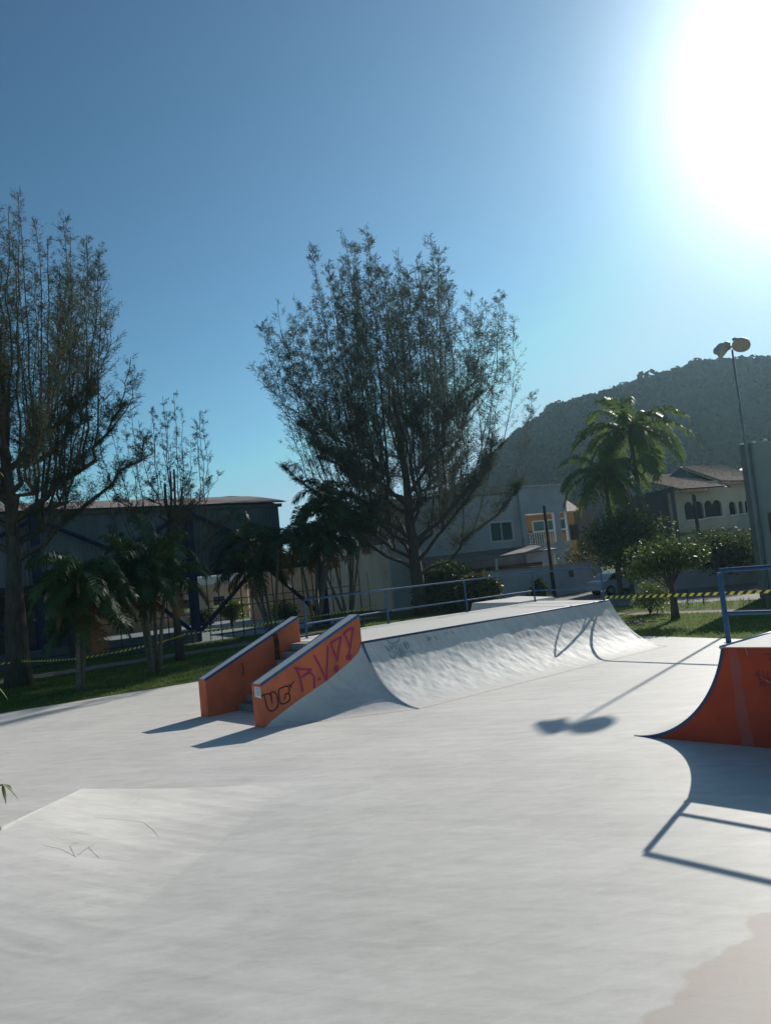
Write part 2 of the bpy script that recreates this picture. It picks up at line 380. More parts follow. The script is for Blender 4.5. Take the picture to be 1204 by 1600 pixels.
# ------------------------------------------------------------------ main ramp: quarter pipe + deck
ZD = 1.41
D0 = V((-.87, 18.42, 0)); D1 = V((6.8, 24.75, 0))
T0 = V((.30, 16.90, 0)); T1 = V((7.9, 23.1, 0))
ER = V((-2.99, 16.5, 0))
def arc(t, th=1.0):               # t 0 top..1 toe -> (run 0..1, height 1..0)
    a = th * (1 - t); return 1 - math.sin(a) / math.sin(th), (1 - math.cos(a)) / (1 - math.cos(th))
def lump(p, amp):
    return amp * (noise.noise(V((p[0] * 3.0, p[1] * 3.0, p[2] * 4))) * .6 + noise.noise(V((p[0] * 7.5, p[1] * 7.5, p[2] * 9))) * .4 + .25 * noise.noise(V((p[0] * 17, p[1] * 17, p[2] * 17))))
q = empty('quarter_pipe', (2, 20, 0), 'wide white plastered quarter pipe with a flat railed deck, beside the orange ledges', 'skate ramp')
rows = []
NU, NT = 220, 44
for i in range(NT + 1):
    t = i / NT; x, z = arc(t, 1.02); r = []
    for j in range(NU + 1):
        u = j / NU; a = D0.lerp(D1, u); c = T0.lerp(T1, u)
        p = a.lerp(c, x); p.z = z * ZD + .004
        edge = min(1, t * 6) * min(1, (1 - t) * 3)
        k = lump(p, .020) * edge; p += V((-.3, .45, -.7)) * -k
        p.z = max(p.z, .004 * (1 + 0))
        r.append(p)
    rows.append(r)
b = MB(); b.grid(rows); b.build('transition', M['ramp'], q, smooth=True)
# hip bank running down beside the ledge
tops = [(0, 1.41), (.045, 1.2), (.14, 1.02), (.38, .71), (.69, .40), (.93, .12), (1, 0)]
def topz(s):
    for (a, za), (c, zc) in zip(tops, tops[1:]):
        if s <= c: return za + (zc - za) * (s - a) / (c - a)
    return 0
rows = []
for i in range(31):
    t = i / 30; x, z = arc(t, 1.02); r = []
    for j in range(71):
        s = j / 70; a = D0.lerp(ER, s); c = T0.lerp(ER + V((.06, -.05, 0)), s)
        p = a.lerp(c, x); p.z = z * topz(s) + .004 + lump(p, .010) * min(1, t * 6) * min(1, (1 - t) * 3) * (1 - s)
        p.z = max(p.z, .004); r.append(p)
    rows.append(r[::-1])
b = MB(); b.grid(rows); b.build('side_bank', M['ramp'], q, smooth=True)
# deck block
DK = [(-.87, 18.42), (6.8, 24.75), (5.25, 28.3), (2.38, 26.1), (-.25, 24.3), (-2.9, 21.75), (-3.05, 21.25)]
b = MB(); b.prism(DK, 0, ZD + .006); b.build('deck', M['deckc'], q)
# end cheek on the right
b = MB(); n_ = 14
pr = [D1.lerp(T1, arc(i / n_, 1.02)[0]) + V((0, 0, arc(i / n_, 1.02)[1] * ZD - .002)) for i in range(n_ + 1)]
for i in range(n_):
    a, c = pr[i], pr[i + 1]; o_ = V((.02, .012, 0)); b.face([V((a.x, a.y, 0)) + o_, V((c.x, c.y, 0)) + o_, c + o_, a + o_])
b.build('end_cheek', M['deckc'], q)
b = MB(); Lr = [p + V((.035, .02, .008)) for p in pr]; Rr = [p + V((-.05, -.03, .012)) for p in pr]; b.grid([Lr, Rr]); b.build('edge_highlight', M['white'], q)  # white strip added as the sunlit highlight along the cheek's edge
b = MB(); b.tube([D0 + V((.01, -.01, ZD)), D0.lerp(D1, .5) + V((0, 0, ZD)), D1 + V((0, 0, ZD))], .028, 8); b.build('coping', M['navy'], q, smooth=True)
b = MB(); w_ = .05
Lr = []; Rr = []
for i in range(25):
    x, z = arc(i / 24, 1.02); p = D0.lerp(T0, x); p.z = z * ZD + .016
    wd = w_ * (1 - .35 * i / 24); Lr.append(p + V((-.77, -.64, 0)) * wd * .6); Rr.append(p + V((.77, .64, 0)) * wd * .6)
b.grid([Lr, Rr]); b.build('blue_line', M['blue'], q)

# strokes drawn on a frame o + a*e1 + b*e2
def strokes(name, paths, o, e1, e2, nrm, wd, m, parent, off=.004, surf=None):
    b = MB()
    for path in paths:
        P = []
        for (a, c) in path:
            p = V(o) + V(e1) * a + V(e2) * c
            if surf: p = surf(a, c)
            P.append(p)
        for a, c in zip(P, P[1:]):
            d = (c - a)
            if d.length < 1e-5: continue
            d.normalize(); s = V(nrm).cross(d).normalized() * wd / 2
            a2 = a - d * wd * .35; c2 = c + d * wd * .35; n = V(nrm) * off
            b.face([a2 - s + n, c2 - s + n, c2 + s + n, a2 + s + n]); off += .00006
    return b.build(name, m, parent)
def circ(cx, cy, r, n=10, a0=0, a1=360): return [(cx + r * math.cos(math.radians(a0 + (a1 - a0) * i / n)), cy + r * math.sin(math.radians(a0 + (a1 - a0) * i / n))) for i in range(n + 1)]

# faded tag on the transition: strokes follow the curved plaster
eD = (D1 - D0).normalized(); nD = V((eD.y, -eD.x, 0))
def ramp_hit(x, y):
    d = ray(x, y); o = V((0, 0, H)); t = 12.0
    while t < 32:
        p = o + d * t; u_ = (p - D0).dot(eD) / (D1 - D0).length; run = (T0.lerp(T1, u_) - D0.lerp(D1, u_)).dot(nD); s_ = (p - D0).dot(nD) / run
        if 0 <= s_ <= 1:
            a_ = math.asin((1 - s_) * math.sin(1.02)); zz = ZD * (1 - math.cos(a_)) / (1 - math.cos(1.02))
            if p.z <= zz + .03: return p
        t += .01
    return o + d * 20
def rsurf(a, c): return ramp_hit(590 + a / 10.945, 985 + c / 10.945)
tg = [[(130, 270), (190, 350)], [(170, 300), (215, 370)], [(200, 260), (240, 330), (260, 250)], [(290, 250), (320, 330)], [(330, 250), (400, 350)], [(390, 240), (420, 330)], [(430, 210), (480, 300), (470, 200)], [(500, 200), (530, 290), (490, 320)],
      [(215, 440), (290, 490), (300, 440)], [(270, 360), (310, 450)], [(320, 370), (380, 440)], [(360, 330), (400, 430)], [(400, 350), (450, 440)], [(440, 350), (470, 400)], [(490, 360), (520, 370)], [(560, 350), (572, 372)], [(600, 350), (612, 400)], [(390, 460), (440, 430), (510, 445)],
      [(150, 155), (200, 215), (280, 225), (330, 205), (370, 170), (360, 120)]]
nR = V((.47, -.70, .54)).normalized()
strokes('faded_graffiti', tg, (0, 0, 0), (1, 0, 0), (0, 1, 0), nR, .030, M['tagblue'], q, .006, rsurf)
tg2 = [[(850, 110), (910, 125), (870, 180), (850, 130)], [(960, 90), (1020, 160)], [(1140, 60), (1190, 40)], [(1250, 20), (1300, 60)]]
strokes('faded_graffiti', tg2, (0, 0, 0), (1, 0, 0), (0, 1, 0), nR, .026, M['tagblue'], q, .006, rsurf)

# ledges
led = (D0 - ER); Ld = led.length; lu = led.normalized(); ln = V((-lu.y, lu.x, 0))     # ln points away from camera
def ledge(ER_, th, label, zlo, zhi):
    t = empty('skate_ledge', ER_, label, 'skate ledge', 'sloping orange ledges beside the stairs')
    A = V(ER_); B = A + led; A2 = A + ln * th; B2 = B + ln * th
    b = MB(); b.hexa([A, B, B2, A2], [A + V((0, 0, zlo)), B + V((0, 0, zhi)), B2 + V((0, 0, zhi)), A2 + V((0, 0, zlo))])
    b.build('ledge_body', M['orange'], t, bevel=.012)
    up = V((lu.x * Ld, lu.y * Ld, zhi - zlo)).normalized()
    b = MB(); o1 = V((0, 0, .001)); hb = .045
    e = lu * .004
    b.hexa([A - ln * .008 - e + V((0, 0, zlo - hb)), B - ln * .008 + e + V((0, 0, zhi - hb)), B + ln * .05 + e + V((0, 0, zhi - hb)), A + ln * .05 - e + V((0, 0, zlo - hb))],
           [A - ln * .008 - e + V((0, 0, zlo + .007)), B - ln * .008 + e + V((0, 0, zhi + .007)), B + ln * .05 + e + V((0, 0, zhi + .007)), A + ln * .05 - e + V((0, 0, zlo + .007))])
    f = ln * (th - .05)
    b.hexa([A + f - e + V((0, 0, zlo - hb)), B + f + e + V((0, 0, zhi - hb)), B2 + ln * .008 + e + V((0, 0, zhi - hb)), A2 + ln * .008 - e + V((0, 0, zlo - hb))],
           [A + f - e + V((0, 0, zlo + .007)), B + f + e + V((0, 0, zhi + .007)), B2 + ln * .008 + e + V((0, 0, zhi + .007)), A2 + ln * .008 - e + V((0, 0, zlo + .007))])
    b.build('edge_angle', M['blue'], t)
    b = MB(); g0 = ln * .051; g1 = ln * (th - .051)
    b.hexa([A + g0 + V((0, 0, zlo + .0005)), B + g0 + V((0, 0, zhi + .0005)), B + g1 + V((0, 0, zhi + .0005)), A + g1 + V((0, 0, zlo + .0005))],
           [A + g0 + V((0, 0, zlo + .005)), B + g0 + V((0, 0, zhi + .005)), B + g1 + V((0, 0, zhi + .005)), A + g1 + V((0, 0, zlo + .005))])
    b.build('ledge_top', M['deckc'], t)
    return t
l1 = ledge(ER, .40, 'orange sloping ledge with black and pink graffiti and a paper notice, beside the white bank', .92, 2.08)
LR_ = V((-4.70, 18.62, 0))
l2 = ledge(LR_, .36, 'plain orange sloping ledge on the grass side of the stairs', .90, 2.08)
# graffiti on the front ledge: strokes lie on the ledge's own side plane
fr = -ln
def onside(P0, n):
    def f(x, y):
        d = ray(x, y); o = V((0, 0, H)); return o + d * ((P0 - o).dot(n) / d.dot(n))
    return f
ls = onside(ER, ln)
Z1 = lambda L: [[(380 + x / 12.04, 1050 + y / 12.04) for x, y in p] for p in L]
Z2 = lambda L: [[(455 + x / 10.47, 970 + y / 10.47) for x, y in p] for p in L]
U_ = [[(400, 435), (440, 412), (490, 415), (512, 445), (540, 585), (520, 430), (510, 392), (545, 376), (590, 380), (625, 430), (645, 520), (655, 600), (640, 655), (590, 710), (530, 742), (475, 722), (440, 660), (410, 540), (390, 440), (400, 435)],
      [(840, 385), (868, 345), (850, 285), (800, 268), (730, 292), (668, 325), (658, 380), (668, 480), (682, 560), (720, 608), (775, 595), (835, 565), (870, 530), (876, 450), (850, 402), (785, 420), (778, 510)], [(848, 238), (905, 295)], [(890, 250), (940, 188)], [(338, 455), (385, 420)], [(345, 445), (352, 475)]]
strokes('black_graffiti', Z1(U_), ER, lu, (0, 0, 1), fr, .026, M['black'], l1, .012, ls)
Pk = [[(75, 770), (110, 860), (140, 950), (165, 1060), (182, 1150)], [(48, 782), (180, 795), (320, 798), (250, 860), (165, 922)], [(200, 900), (290, 848), (345, 880), (372, 930), (375, 1090)], circ(452, 955, 9, 6),
      [(370, 570), (450, 720), (560, 955)], [(597, 425), (585, 700), (572, 962)], [(640, 372), (700, 330), (812, 268), (780, 450), (745, 655), (690, 500), (640, 372)], circ(735, 770, 26, 8), circ(732, 810, 18, 8), [(735, 740), (735, 830)],
      [(852, 215), (930, 150), (1010, 120), (985, 280), (955, 450), (915, 320), (852, 215)], [(955, 450), (945, 540)], circ(935, 600, 34, 9), circ(960, 580, 20, 8)]
strokes('pink_graffiti', Z2(Pk), ER, lu, (0, 0, 1), fr, .042, M['pink'], l1, .014, ls)
# paper notice on the end face
no = ER + ln * .02 - lu * .006
b = MB(); e2 = ln
P = [no + V((0, 0, .62)), no + e2 * .25 + V((0, 0, .64)), no + e2 * .25 + V((0, 0, .86)), no + V((0, 0, .85))]
b.face([p - lu * .006 for p in P]); nt_ = b.build('paper_notice', M['paper'], l1)
b = MB()
for k in range(6):
    z = .68 + k * .028; b.face([no - lu * .009 + e2 * .02 + V((0, 0, z)), no - lu * .009 + e2 * (.19 + .03 * (k % 2)) + V((0, 0, z)), no - lu * .009 + e2 * (.19 + .03 * (k % 2)) + V((0, 0, z + .008)), no - lu * .009 + e2 * .02 + V((0, 0, z + .008))])
b.build('printed_lines', M['ink'], nt_)
gz = lambda a: .92 + (2.08 - .92) * a / Ld
# dark drip and painted-on shadow band inside the far ledge
strokes('stain_and_shade', [[(1.02, gz(1.0) - .2), (1.06, gz(1) - .34), (1.04, gz(1) - .5)]], LR_, lu, (0, 0, 1), fr, .035, M['tagred'], l2, .012)
strokes('stain_and_shade', [[(2.08, gz(2.08) - .10), (2.10, gz(2.08) - .35), (2.09, gz(2.08) - .72)]], LR_, lu, (0, 0, 1), fr, .15, M['shadeband'], l2, .012)
# stairs between the ledges
st = empty('stairs', ER + ln * 1.3, 'short grey cement stairs between the two orange ledges', 'stairs')
s0 = ER + ln * .402; s1 = LR_ ; wid = (LR_ - ER).dot(ln) - .404
for k in range(8):
    a = s0 + lu * (1.0 + k * .235); c = s0 + lu * (Ld + .35)
    b = MB(); z0 = k * ZD / 8; z1 = (k + 1) * ZD / 8 - (.001 if k == 7 else 0)
    b.hexa([a + V((0, 0, z0)), c + V((0, 0, z0)), c + ln * wid + V((0, 0, z0)), a + ln * wid + V((0, 0, z0))], [a + V((0, 0, z1)), c + V((0, 0, z1)), c + ln * wid + V((0, 0, z1)), a + ln * wid + V((0, 0, z1))])
    b.build('step', M['stair'], st, bevel=.01)

# extra platform behind the deck
b = MB(); b.hexa([(2.6, 30.9, 0), (4.0, 27.6, 0), (6.3, 29.4, 0), (5.4, 33.0, 0)], [(3.05, 30.65, 1.46), (4.45, 27.95, 1.46), (6.0, 29.2, 1.46), (5.2, 32.6, 1.46)])
tag(b.build('funbox', M['deckc'], bevel=.01), 'low white concrete block with sloped sides behind the railed deck', 'skate block')

# rails
def rail(name, base, zs, label, mids, r=.028, topz=1.02, midz=.40, parent_group=None):
    t = empty(name, V((base[0][0], base[0][1], zs)), label, 'railing')
    for (x, y) in base:
        b = MB(); b.tube([(x, y, zs), (x, y, zs + topz - r)], r * 1.15, 10); b.tube([(x, y, zs + .002), (x, y, zs + .014)], r * 2.0, 10); b.build('post', M['blue'], t, smooth=False)
    b = MB(); b.tube([(x, y, zs + topz) for x, y in base], r, 10); b.build('top_rail', M['blue'], t, smooth=True)
    for a, c in zip(base, base[1:]):
        b = MB(); b.tube([(a[0], a[1], zs + midz), (c[0], c[1], zs + midz)], r * .85, 8, cap=False); b.build('middle_rail', M['blue'], t, smooth=True)
    return t
rail('railing', [(-2.52, 21.5), (-.25, 24.07), (2.38, 25.85), (5.05, 27.95), (6.66, 24.74)], ZD + .005, 'long thin blue railing along the back of the white deck', True, .026, 1.06, .40)

# ------------------------------------------------------------------ red ramp on the right
T = V((4.70, 11.44, 0)); toe = V((3.60, 12.60, 0)); wd_ = (T - toe).normalized(); wn = V((-wd_.y, wd_.x, 0))    # wn points away (to the coping's far end)
WR = 4.0; E_ = T + wd_ * 4.4; cop = V((.769, .64, 0))
rp = empty('quarter_pipe', T, 'red sided quarter pipe with white deck and blue railing, at the right edge', 'skate ramp')
n_ = 24; run = (T - toe).length
prof = []
for i in range(n_ + 1):
    x, z = arc(i / n_, 1.30); p = T.lerp(toe, x); p.z = z * ZD; prof.append(p)
def wallp(off):
    b = MB(); w2 = cop * off
    for i in range(n_):
        a, c = prof[i] + w2, prof[i + 1] + w2; b.face([V((a.x, a.y, 0)), a, c, V((c.x, c.y, 0))])
    b.face([V((T.x, T.y, 0)) + w2, V((E_.x, E_.y, 0)) + w2, V((E_.x, E_.y, ZD)) + w2, V((T.x, T.y, ZD)) + w2]); return b
b = wallp(0)
for nme, f_ in (('side_wall', 0),): b.build(nme, M['red'], rp)
wallp(WR).build('far_side_wall', M['red'], rp)
b = MB(); b.face([E_, E_ + cop * WR, E_ + cop * WR + V((0, 0, ZD)), E_ + V((0, 0, ZD))]); b.build('back_wall', M['red'], rp)
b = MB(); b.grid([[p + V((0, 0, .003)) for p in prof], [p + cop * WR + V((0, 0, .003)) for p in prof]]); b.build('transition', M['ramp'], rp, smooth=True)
b = MB(); oo = -cop * .006; b.hexa([T + oo + V((0, 0, ZD)), E_ + oo + V((0, 0, ZD)), E_ + cop * WR + V((0, 0, ZD)), T + cop * WR + V((0, 0, ZD))],
                      [T + oo + V((0, 0, ZD + .012)), E_ + oo + V((0, 0, ZD + .012)), E_ + cop * WR + V((0, 0, ZD + .012)), T + cop * WR + V((0, 0, ZD + .012))]); b.build('deck', M['deckc'], rp)
b = MB(); b.tube([T - cop * .01 + V((0, 0, ZD + .005)), T + cop * WR + V((0, 0, ZD + .005))], .028, 10); b.build('coping', M['steel'], rp, smooth=True)
b = MB()   # painted blue edge that follows the curve
Lr = []; Rr = []; Tr = []
nf = -wn if wn.dot(cop) > 0 else wn
for i in range(n_ + 1):
    p = prof[i]; q0 = prof[max(i - 1, 0)]; q1 = prof[min(i + 1, n_)]; d = (q1 - q0).normalized(); dn = V((wd_.x * -d.z, wd_.y * -d.z, 0))
    nin = V((0, 0, 1)).cross(V((0, 0, 1)))
    s_in = wn.cross(d).normalized()
    if s_in.z > 0: s_in = -s_in
    w_ = .045
    Lr.append(p + nf * .008 + V((0, 0, .006))); Rr.append(p + s_in * w_ + nf * .008); Tr.append(p + cop * .035 + V((0, 0, .008)))
    if Rr[-1].z < .003: Rr[-1].z = .003
b.grid([Tr, Lr, Rr]); b.build('blue_edge', M['navy'], rp)
stp = MB(); a = T + nf * .004; up_ = V((0, 0, 1)); Lr = []; Rr = []
for i in range(15):
    z = (ZD - .02) * i / 14; w1_ = .10 + .03 * noise.noise(V((z * 3, 1, 0))); w2_ = .24 + .04 * noise.noise(V((z * 4, 5, 0))) + .04 * (1 - z)
    Lr.append(a + wd_ * w1_ + up_ * z); Rr.append(a + wd_ * w2_ + up_ * z)
stp.grid([Lr, Rr]); stp.build('worn_strip', M['redw'], rp)
rw = onside(T, wn); Z3 = lambda L: [[(1150 + x / 16.83, 1005 + y / 16.83) for x, y in p] for p in L]
strokes('dark_graffiti', Z3([[(490, 860), (580, 735)], [(570, 740), (605, 960)], [(600, 950), (660, 960)], [(690, 740), (705, 860), (760, 900)], [(820, 750), (825, 950), (900, 960)], [(630, 1000), (632, 1110)], [(680, 1010), (690, 1100)], [(740, 1000), (750, 1110), (800, 1110)], [(850, 900), (870, 1130)], [(740, 285), (930, 290)], [(870, 430), (960, 455)]]), T, wd_, (0, 0, 1), nf, .020, M['tagred'], rp, .005, rw)
strokes('pale_scratch', Z3([[(238, 130), (270, 200), (296, 315)], [(770, 968), (860, 1020), (960, 1050)]]), T, wd_, (0, 0, 1), nf, .010, M['stair2'], rp, .006, rw)
R0 = V((4.96, 11.77, 0))
rail('railing', [(R0.x, R0.y), (R0.x + .66 * 2.1, R0.y - .75 * 2.1), (R0.x + .66 * 4.2, R0.y - .75 * 4.2)], ZD + .012, 'thick blue railing on the near red sided ramp', True, .034, 1.10, .45)

# ------------------------------------------------------------------ low pyramid bank, near left
bk = MB()
z6 = .36
c1 = atz(130, 1232, z6); c0 = atz(2, 1292, z6); f1 = atz(462, 1222, 0); f0 = atz(142, 1482, 0)
fl_ = (atz(0, 1511, 0) - f0).normalized(); f2 = f0 + fl_ * 4.5; c2 = c0 + fl_ * 4.0
def facet(a, b_, c, d, n=40, m_=24, ease=1.25):      # a,b crest ; c,d toe ; slightly dished
    rows = []
    for i in range(m_ + 1):
        t = i / m_; r = []
        for j in range(n + 1):
            u = j / n; p = V(a).lerp(V(b_), u).lerp(V(c).lerp(V(d), u), t)
            p.z = z6 * ((1 - t) ** ease) + .002 + .010 * noise.noise(p * 1.7) * min(1, t * 4) * min(1, (1 - t) * 4)
            p.z = max(p.z, .002 if t == 1 else .003); r.append(p)
        rows.append(r)
    return rows
def tline(a, b_, c):       # distance of the toe line a-b to p, as a share of the crest point c's
    n = V((-(b_ - a).y, (b_ - a).x, 0)).normalized(); k = (c - a).dot(n); return lambda p: (p - a).dot(n) / k
ta = tline(f0, f1, V((c0.x, c0.y, 0))); tb_ = tline(f0, f2, V((c0.x, c0.y, 0)))
def bankz(p):
    a = ta(p); b_ = tb_(p); k = .30; h = max(0, min(1, .5 + .5 * (b_ - a) / k)); m = b_ * (1 - h) + a * h - k * h * (1 - h)
    m = max(0, min(1.05, m)); return z6 * m ** 1.35
def bfacet(*q_):
    rows = facet(*q_)
    for r in rows:
        for p in r: p.z = -.002 + .004 * min(1, 60 * bankz(V((p.x, p.y, 0)))) + bankz(V((p.x, p.y, 0))) * .985 + .006 * noise.noise(p * 1.7) * min(1, 12 * bankz(V((p.x, p.y, 0))))
    return rows
bk.grid(bfacet(c0, c1, f0, f1)); bk.grid(bfacet(c2, c0, f2, f0))
g_ = lambda p: V((p.x, p.y, 0))
rm = bfacet(c0, c1, f0, f1); edge_ = [r[-1] for r in rm]
for p, q_ in zip(edge_, edge_[1:]): bk.face([g_(p), g_(q_), q_, p])
bk.face([g_(c0), g_(c1), c1, c0]); bk.face([g_(c2), g_(c0), c0, c2])
bo = bk.build('skate_bank', M['bank'], smooth=False); tag(bo, 'low smooth white bank with pencil-thin scratches, nearest at the left edge', 'skate bank')
pn = (c1 - c0).cross(f0 - c0).normalized()
def fpt(x, y):
    d = ray(x, y); o = V((0, 0, H)); t = (c0 - o).dot(pn) / d.dot(pn); p = o + d * t
    return p
def fsurf(a, c):
    p = fpt(a, c); p.z = bankz(V((p.x, p.y, 0))) + .014; return p
sk = [[(150, 1272), (185, 1274), (226, 1278), (240, 1290), (249, 1301)], [(70, 1314), (98, 1320), (121, 1332), (135, 1322), (150, 1313)], [(112, 1295), (146, 1300)], [(208, 1254), (219, 1244)], [(120, 1332), (112, 1316), (126, 1310)], [(140, 1318), (158, 1334)]]
strokes('scratch', sk, (0, 0, 0), (1, 0, 0), (0, 1, 0), V((.2, 0, 1)), .006, M['scr'], bo, .001, fsurf)

# ------------------------------------------------------------------ barrier tapes
def tape(name, pts, wd, label, sag=0, twist=0):
    L_ = [0]
    P = []
    for a, c in zip(pts, pts[1:]):
        a = V(a); c = V(c); n = max(2, int((c - a).length / .06))
        for i in range(n): 
            t = i / n; p = a.lerp(c, t); p.z -= sag * 4 * t * (1 - t); P.append(p)
    P.append(V(pts[-1])); b = MB(); per = .24; s = 0
    for i in range(len(P) - 1):
        a, c = P[i], P[i + 1]; d = (c - a); l = d.length
        tw = twist * math.sin(s * 1.3) ; sh = .05
        upv = V((math.sin(tw) * .5, 0, math.cos(tw))) * wd / 2; d2 = d.normalized() * sh
        mi = 0 if (s % per) < per * .5 else 1
        b.face([a - upv - d2, c - upv - d2, c + upv + d2, a + upv + d2], mi); s += l
    o = b.build(name, [M['yellow'], M['tblack']]); return tag(o, label, 'barrier tape')
tape('barrier_tape', [(6.68, 24.72, 1.52), (7.27, 23.6, 1.51), (9.3, 20.9, 1.50), (12.5, 16.9, 1.52)], .09, 'yellow and black barrier tape stretched taut from the deck railing to the right, in sunlight', .0, .3)
tape('barrier_tape', [(-24, 27.5, 1.0), (-14.9, 30.6, .98), (-11.2, 27.4, 1.08), (-9.75, 30.7, 1.12), (-9.6, 35.0, 1.15), (-3.0, 42, 1.1), (-1.0, 44, 1.2)], .085, 'shaded yellow and black barrier tape strung between the tree trunks on the left lawn', .03, .9)

# ------------------------------------------------------------------ trees
def curve3(a, b_, c, n):
    return [a * (1 - t) ** 2 + b_ * 2 * t * (1 - t) + c * t * t for t in [i / n for i in range(n + 1)]]
def casuarina(base, h, rx, label, seed, env, nlimb=12, nstem=80, per=40, trunk_r=.45, fork=.16, leafmat='needle', nl=(.22, .5), lw=.05, lean=(0, 0), limb_low=.10, limb_top=.46, sf=1.0, stubs=0, squash=1.0):
    rg = random.Random(seed); ng = np.random.default_rng(seed)
    base = V(base); t = empty('casuarina_tree', base, label, 'tree', 'tall feathery casuarina trees')
    b = MB(); zf = h * fork; lx, ly = lean
    ax = lambda z: base + V((lx * z / h, ly * z / h, z))
    # leader
    zt = h * .60; pts = [ax(zt * k / 10) + V((rg.gauss(0, 1), rg.gauss(0, 1), 0)) * (.012 * k * trunk_r * 2) for k in range(11)]
    pts[0].z -= .1
    b.tube(pts, [trunk_r * 1.30, trunk_r * .98] + [trunk_r * (.92 - .62 * ((k - 2) / 8) ** .7) for k in range(2, 11)], 12)
    limbs = []
    for i in range(nlimb):
        ph = 2 * math.pi * (i * .618 + rg.uniform(-.06, .06)); g = (i + .5) / nlimb
        z0 = zf * .80 + h * .22 * g * rg.uniform(.8, 1.1); rr_ = rx * (.96 - .34 * g) * rg.uniform(.85, 1.05)
        ze = h * (limb_low + .18 + (limb_top - limb_low) * (.35 + .65 * g)) * rg.uniform(.9, 1.1)
        s_ = ax(z0); e = ax(ze) + V((math.cos(ph) * rr_, math.sin(ph) * rr_ * squash, 0))
        mid = ax(z0 + (ze - z0) * .38) + V((math.cos(ph), math.sin(ph) * squash, 0)) * rr_ * .55
        lp = curve3(s_, mid, e, 9)
        for k in range(2, 10): lp[k] += V((rg.gauss(0, 1), rg.gauss(0, 1), rg.gauss(0, .6))) * .012 * h
        r_ = trunk_r * rg.uniform(.28, .40)
        b.tube(lp, [r_ * (1 - .80 * (k / 9) ** .8) for k in range(10)], 7, cap=False); limbs.append((ph % 6.2832, lp, rr_, r_))
    stems = [(lp, .22, 3.4) for _, lp, _, _ in limbs]
    for i in range(nstem):
        ph = (2 * math.pi * (i * .618 + rg.random() * .15)) % 6.2832; f = min(1.04, math.sqrt((i + .5) / nstem) * rg.uniform(.86, 1.08))
        ztop = h * env(f) * rg.uniform(.86, 1.03)
        tip = ax(ztop) + V((math.cos(ph), math.sin(ph) * squash, 0)) * rx * f
        if f < .20: s0_ = ax(h * rg.uniform(.30, .58)); r_ = trunk_r * .16
        else:
            best = min(limbs, key=lambda L: min(abs(L[0] - ph), 6.2832 - abs(L[0] - ph)) + .35 * abs(L[2] - rx * f) / rx)
            x = min(8.9, max(1.5, 9 * min(1, rx * f * rg.uniform(.5, .82) / best[2]))); k = int(x); s0_ = best[1][k].lerp(best[1][min(9, k + 1)], x - k); r_ = best[3] * (1 - .72 * (x / 9) ** .8) * .55
        dz = ztop - s0_.z
        if dz < h * .08: continue
        mid = s0_.lerp(tip, .30) + V(((tip.x - s0_.x) * .35, (tip.y - s0_.y) * .35, dz * .06))
        sp = curve3(s0_, mid, tip, 9)
        for k in range(1, 9): sp[k] += V((rg.gauss(0, 1), rg.gauss(0, 1), 0)) * .0035 * h
        r_ = max(.022 * h / 20, r_)
        b.tube(sp, [r_ * (1 - .86 * (k / 9) ** .75) + .006 for k in range(10)], 5, cap=False); stems.append((sp, .10, 1.0))
    for i in range(stubs):       # limbs cut off blunt by pruning
        ph = rg.uniform(0, 6.28); z0 = zf * rg.uniform(.9, 1.25); e = ax(h * rg.uniform(.56, .68)) + V((math.cos(ph), math.sin(ph) * .5, 0)) * rx * rg.uniform(.2, .62)
        sp = curve3(ax(z0), ax(z0 + (e.z - z0) * .4) + (e - ax(e.z)) * .8, e, 7); b.tube(sp, [trunk_r * (.42 - .18 * k / 7) for k in range(8)], 7)
    Ps = []; Ds = []; Ls = []; Ws = []
    for pts, low, dens in stems:
        ln_ = sum((pts[k + 1] - pts[k]).length for k in range(9)); n = int(per * dens * ln_ / h * 2.0)
        for k in range(n):
            u = low + (1 - low) * rg.random() ** .85; x = u * 8.999; i0 = int(x); p = pts[i0].lerp(pts[i0 + 1], x - i0); d = (pts[i0 + 1] - pts[i0]).normalized()
            ph = rg.uniform(0, 6.283); l2 = rg.uniform(.45, 1.0) * h * .066 * (1.30 - u * 1.0) * sf
            dd = (d * .35 + V((0, 0, .45)) + V((math.cos(ph), math.sin(ph), 0)) * .85).normalized()
            e = p + dd * l2
            if k % 2 == 0: b.tube([p, p.lerp(e, .5) + V((0, 0, -.04 * l2)), e], [.011, .008, .004], 3, cap=False)
            m_ = rg.randint(14, 26); tt = ng.uniform(.25, 1.05, m_)[:, None]
            pp = np.array(p)[None] * (1 - tt) + np.array(e)[None] * tt + ng.normal(0, .035 * h / 18, (m_, 3))
            D = np.array(dd)[None] * .7 + ng.normal(0, .42, (m_, 3)) + np.array((0, 0, -.10))[None]
            Ps.append(pp); Ds.append(D); Ls.append(ng.uniform(nl[0], nl[1], m_)); Ws.append(ng.uniform(.6, 1.35, m_) * lw)
    b.build('trunk', M['bark'], t, smooth=True)
    P = np.concatenate(Ps); D = np.concatenate(Ds); L = np.concatenate(Ls); W = np.concatenate(Ws)
    leafmesh('crown', needles(P, D, L, W, ng), M[leafmat], t)
    return t
casuarina((1.75, 52, -.05), 26.0, 9.6, 'broad oval casuarina behind the railed deck, in front of the white house', 11, lambda f: 1 - .10 * f - .26 * f ** 5, 18, 116, 80, .46, .12, nl=(.15, .34), lw=.031, lean=(-.6, 0), limb_low=.0, limb_top=.44)
casuarina((-15.2, 30.9, -.05), 19.9, 5.7, 'tallest dark casuarina with a thick forked trunk at the left edge', 23, lambda f: 1 - .06 * f - .30 * f ** 4, 12, 92, 84, .45, .30, nl=(.11, .23), lw=.022, lean=(.3, 0), limb_low=.20, limb_top=.50)
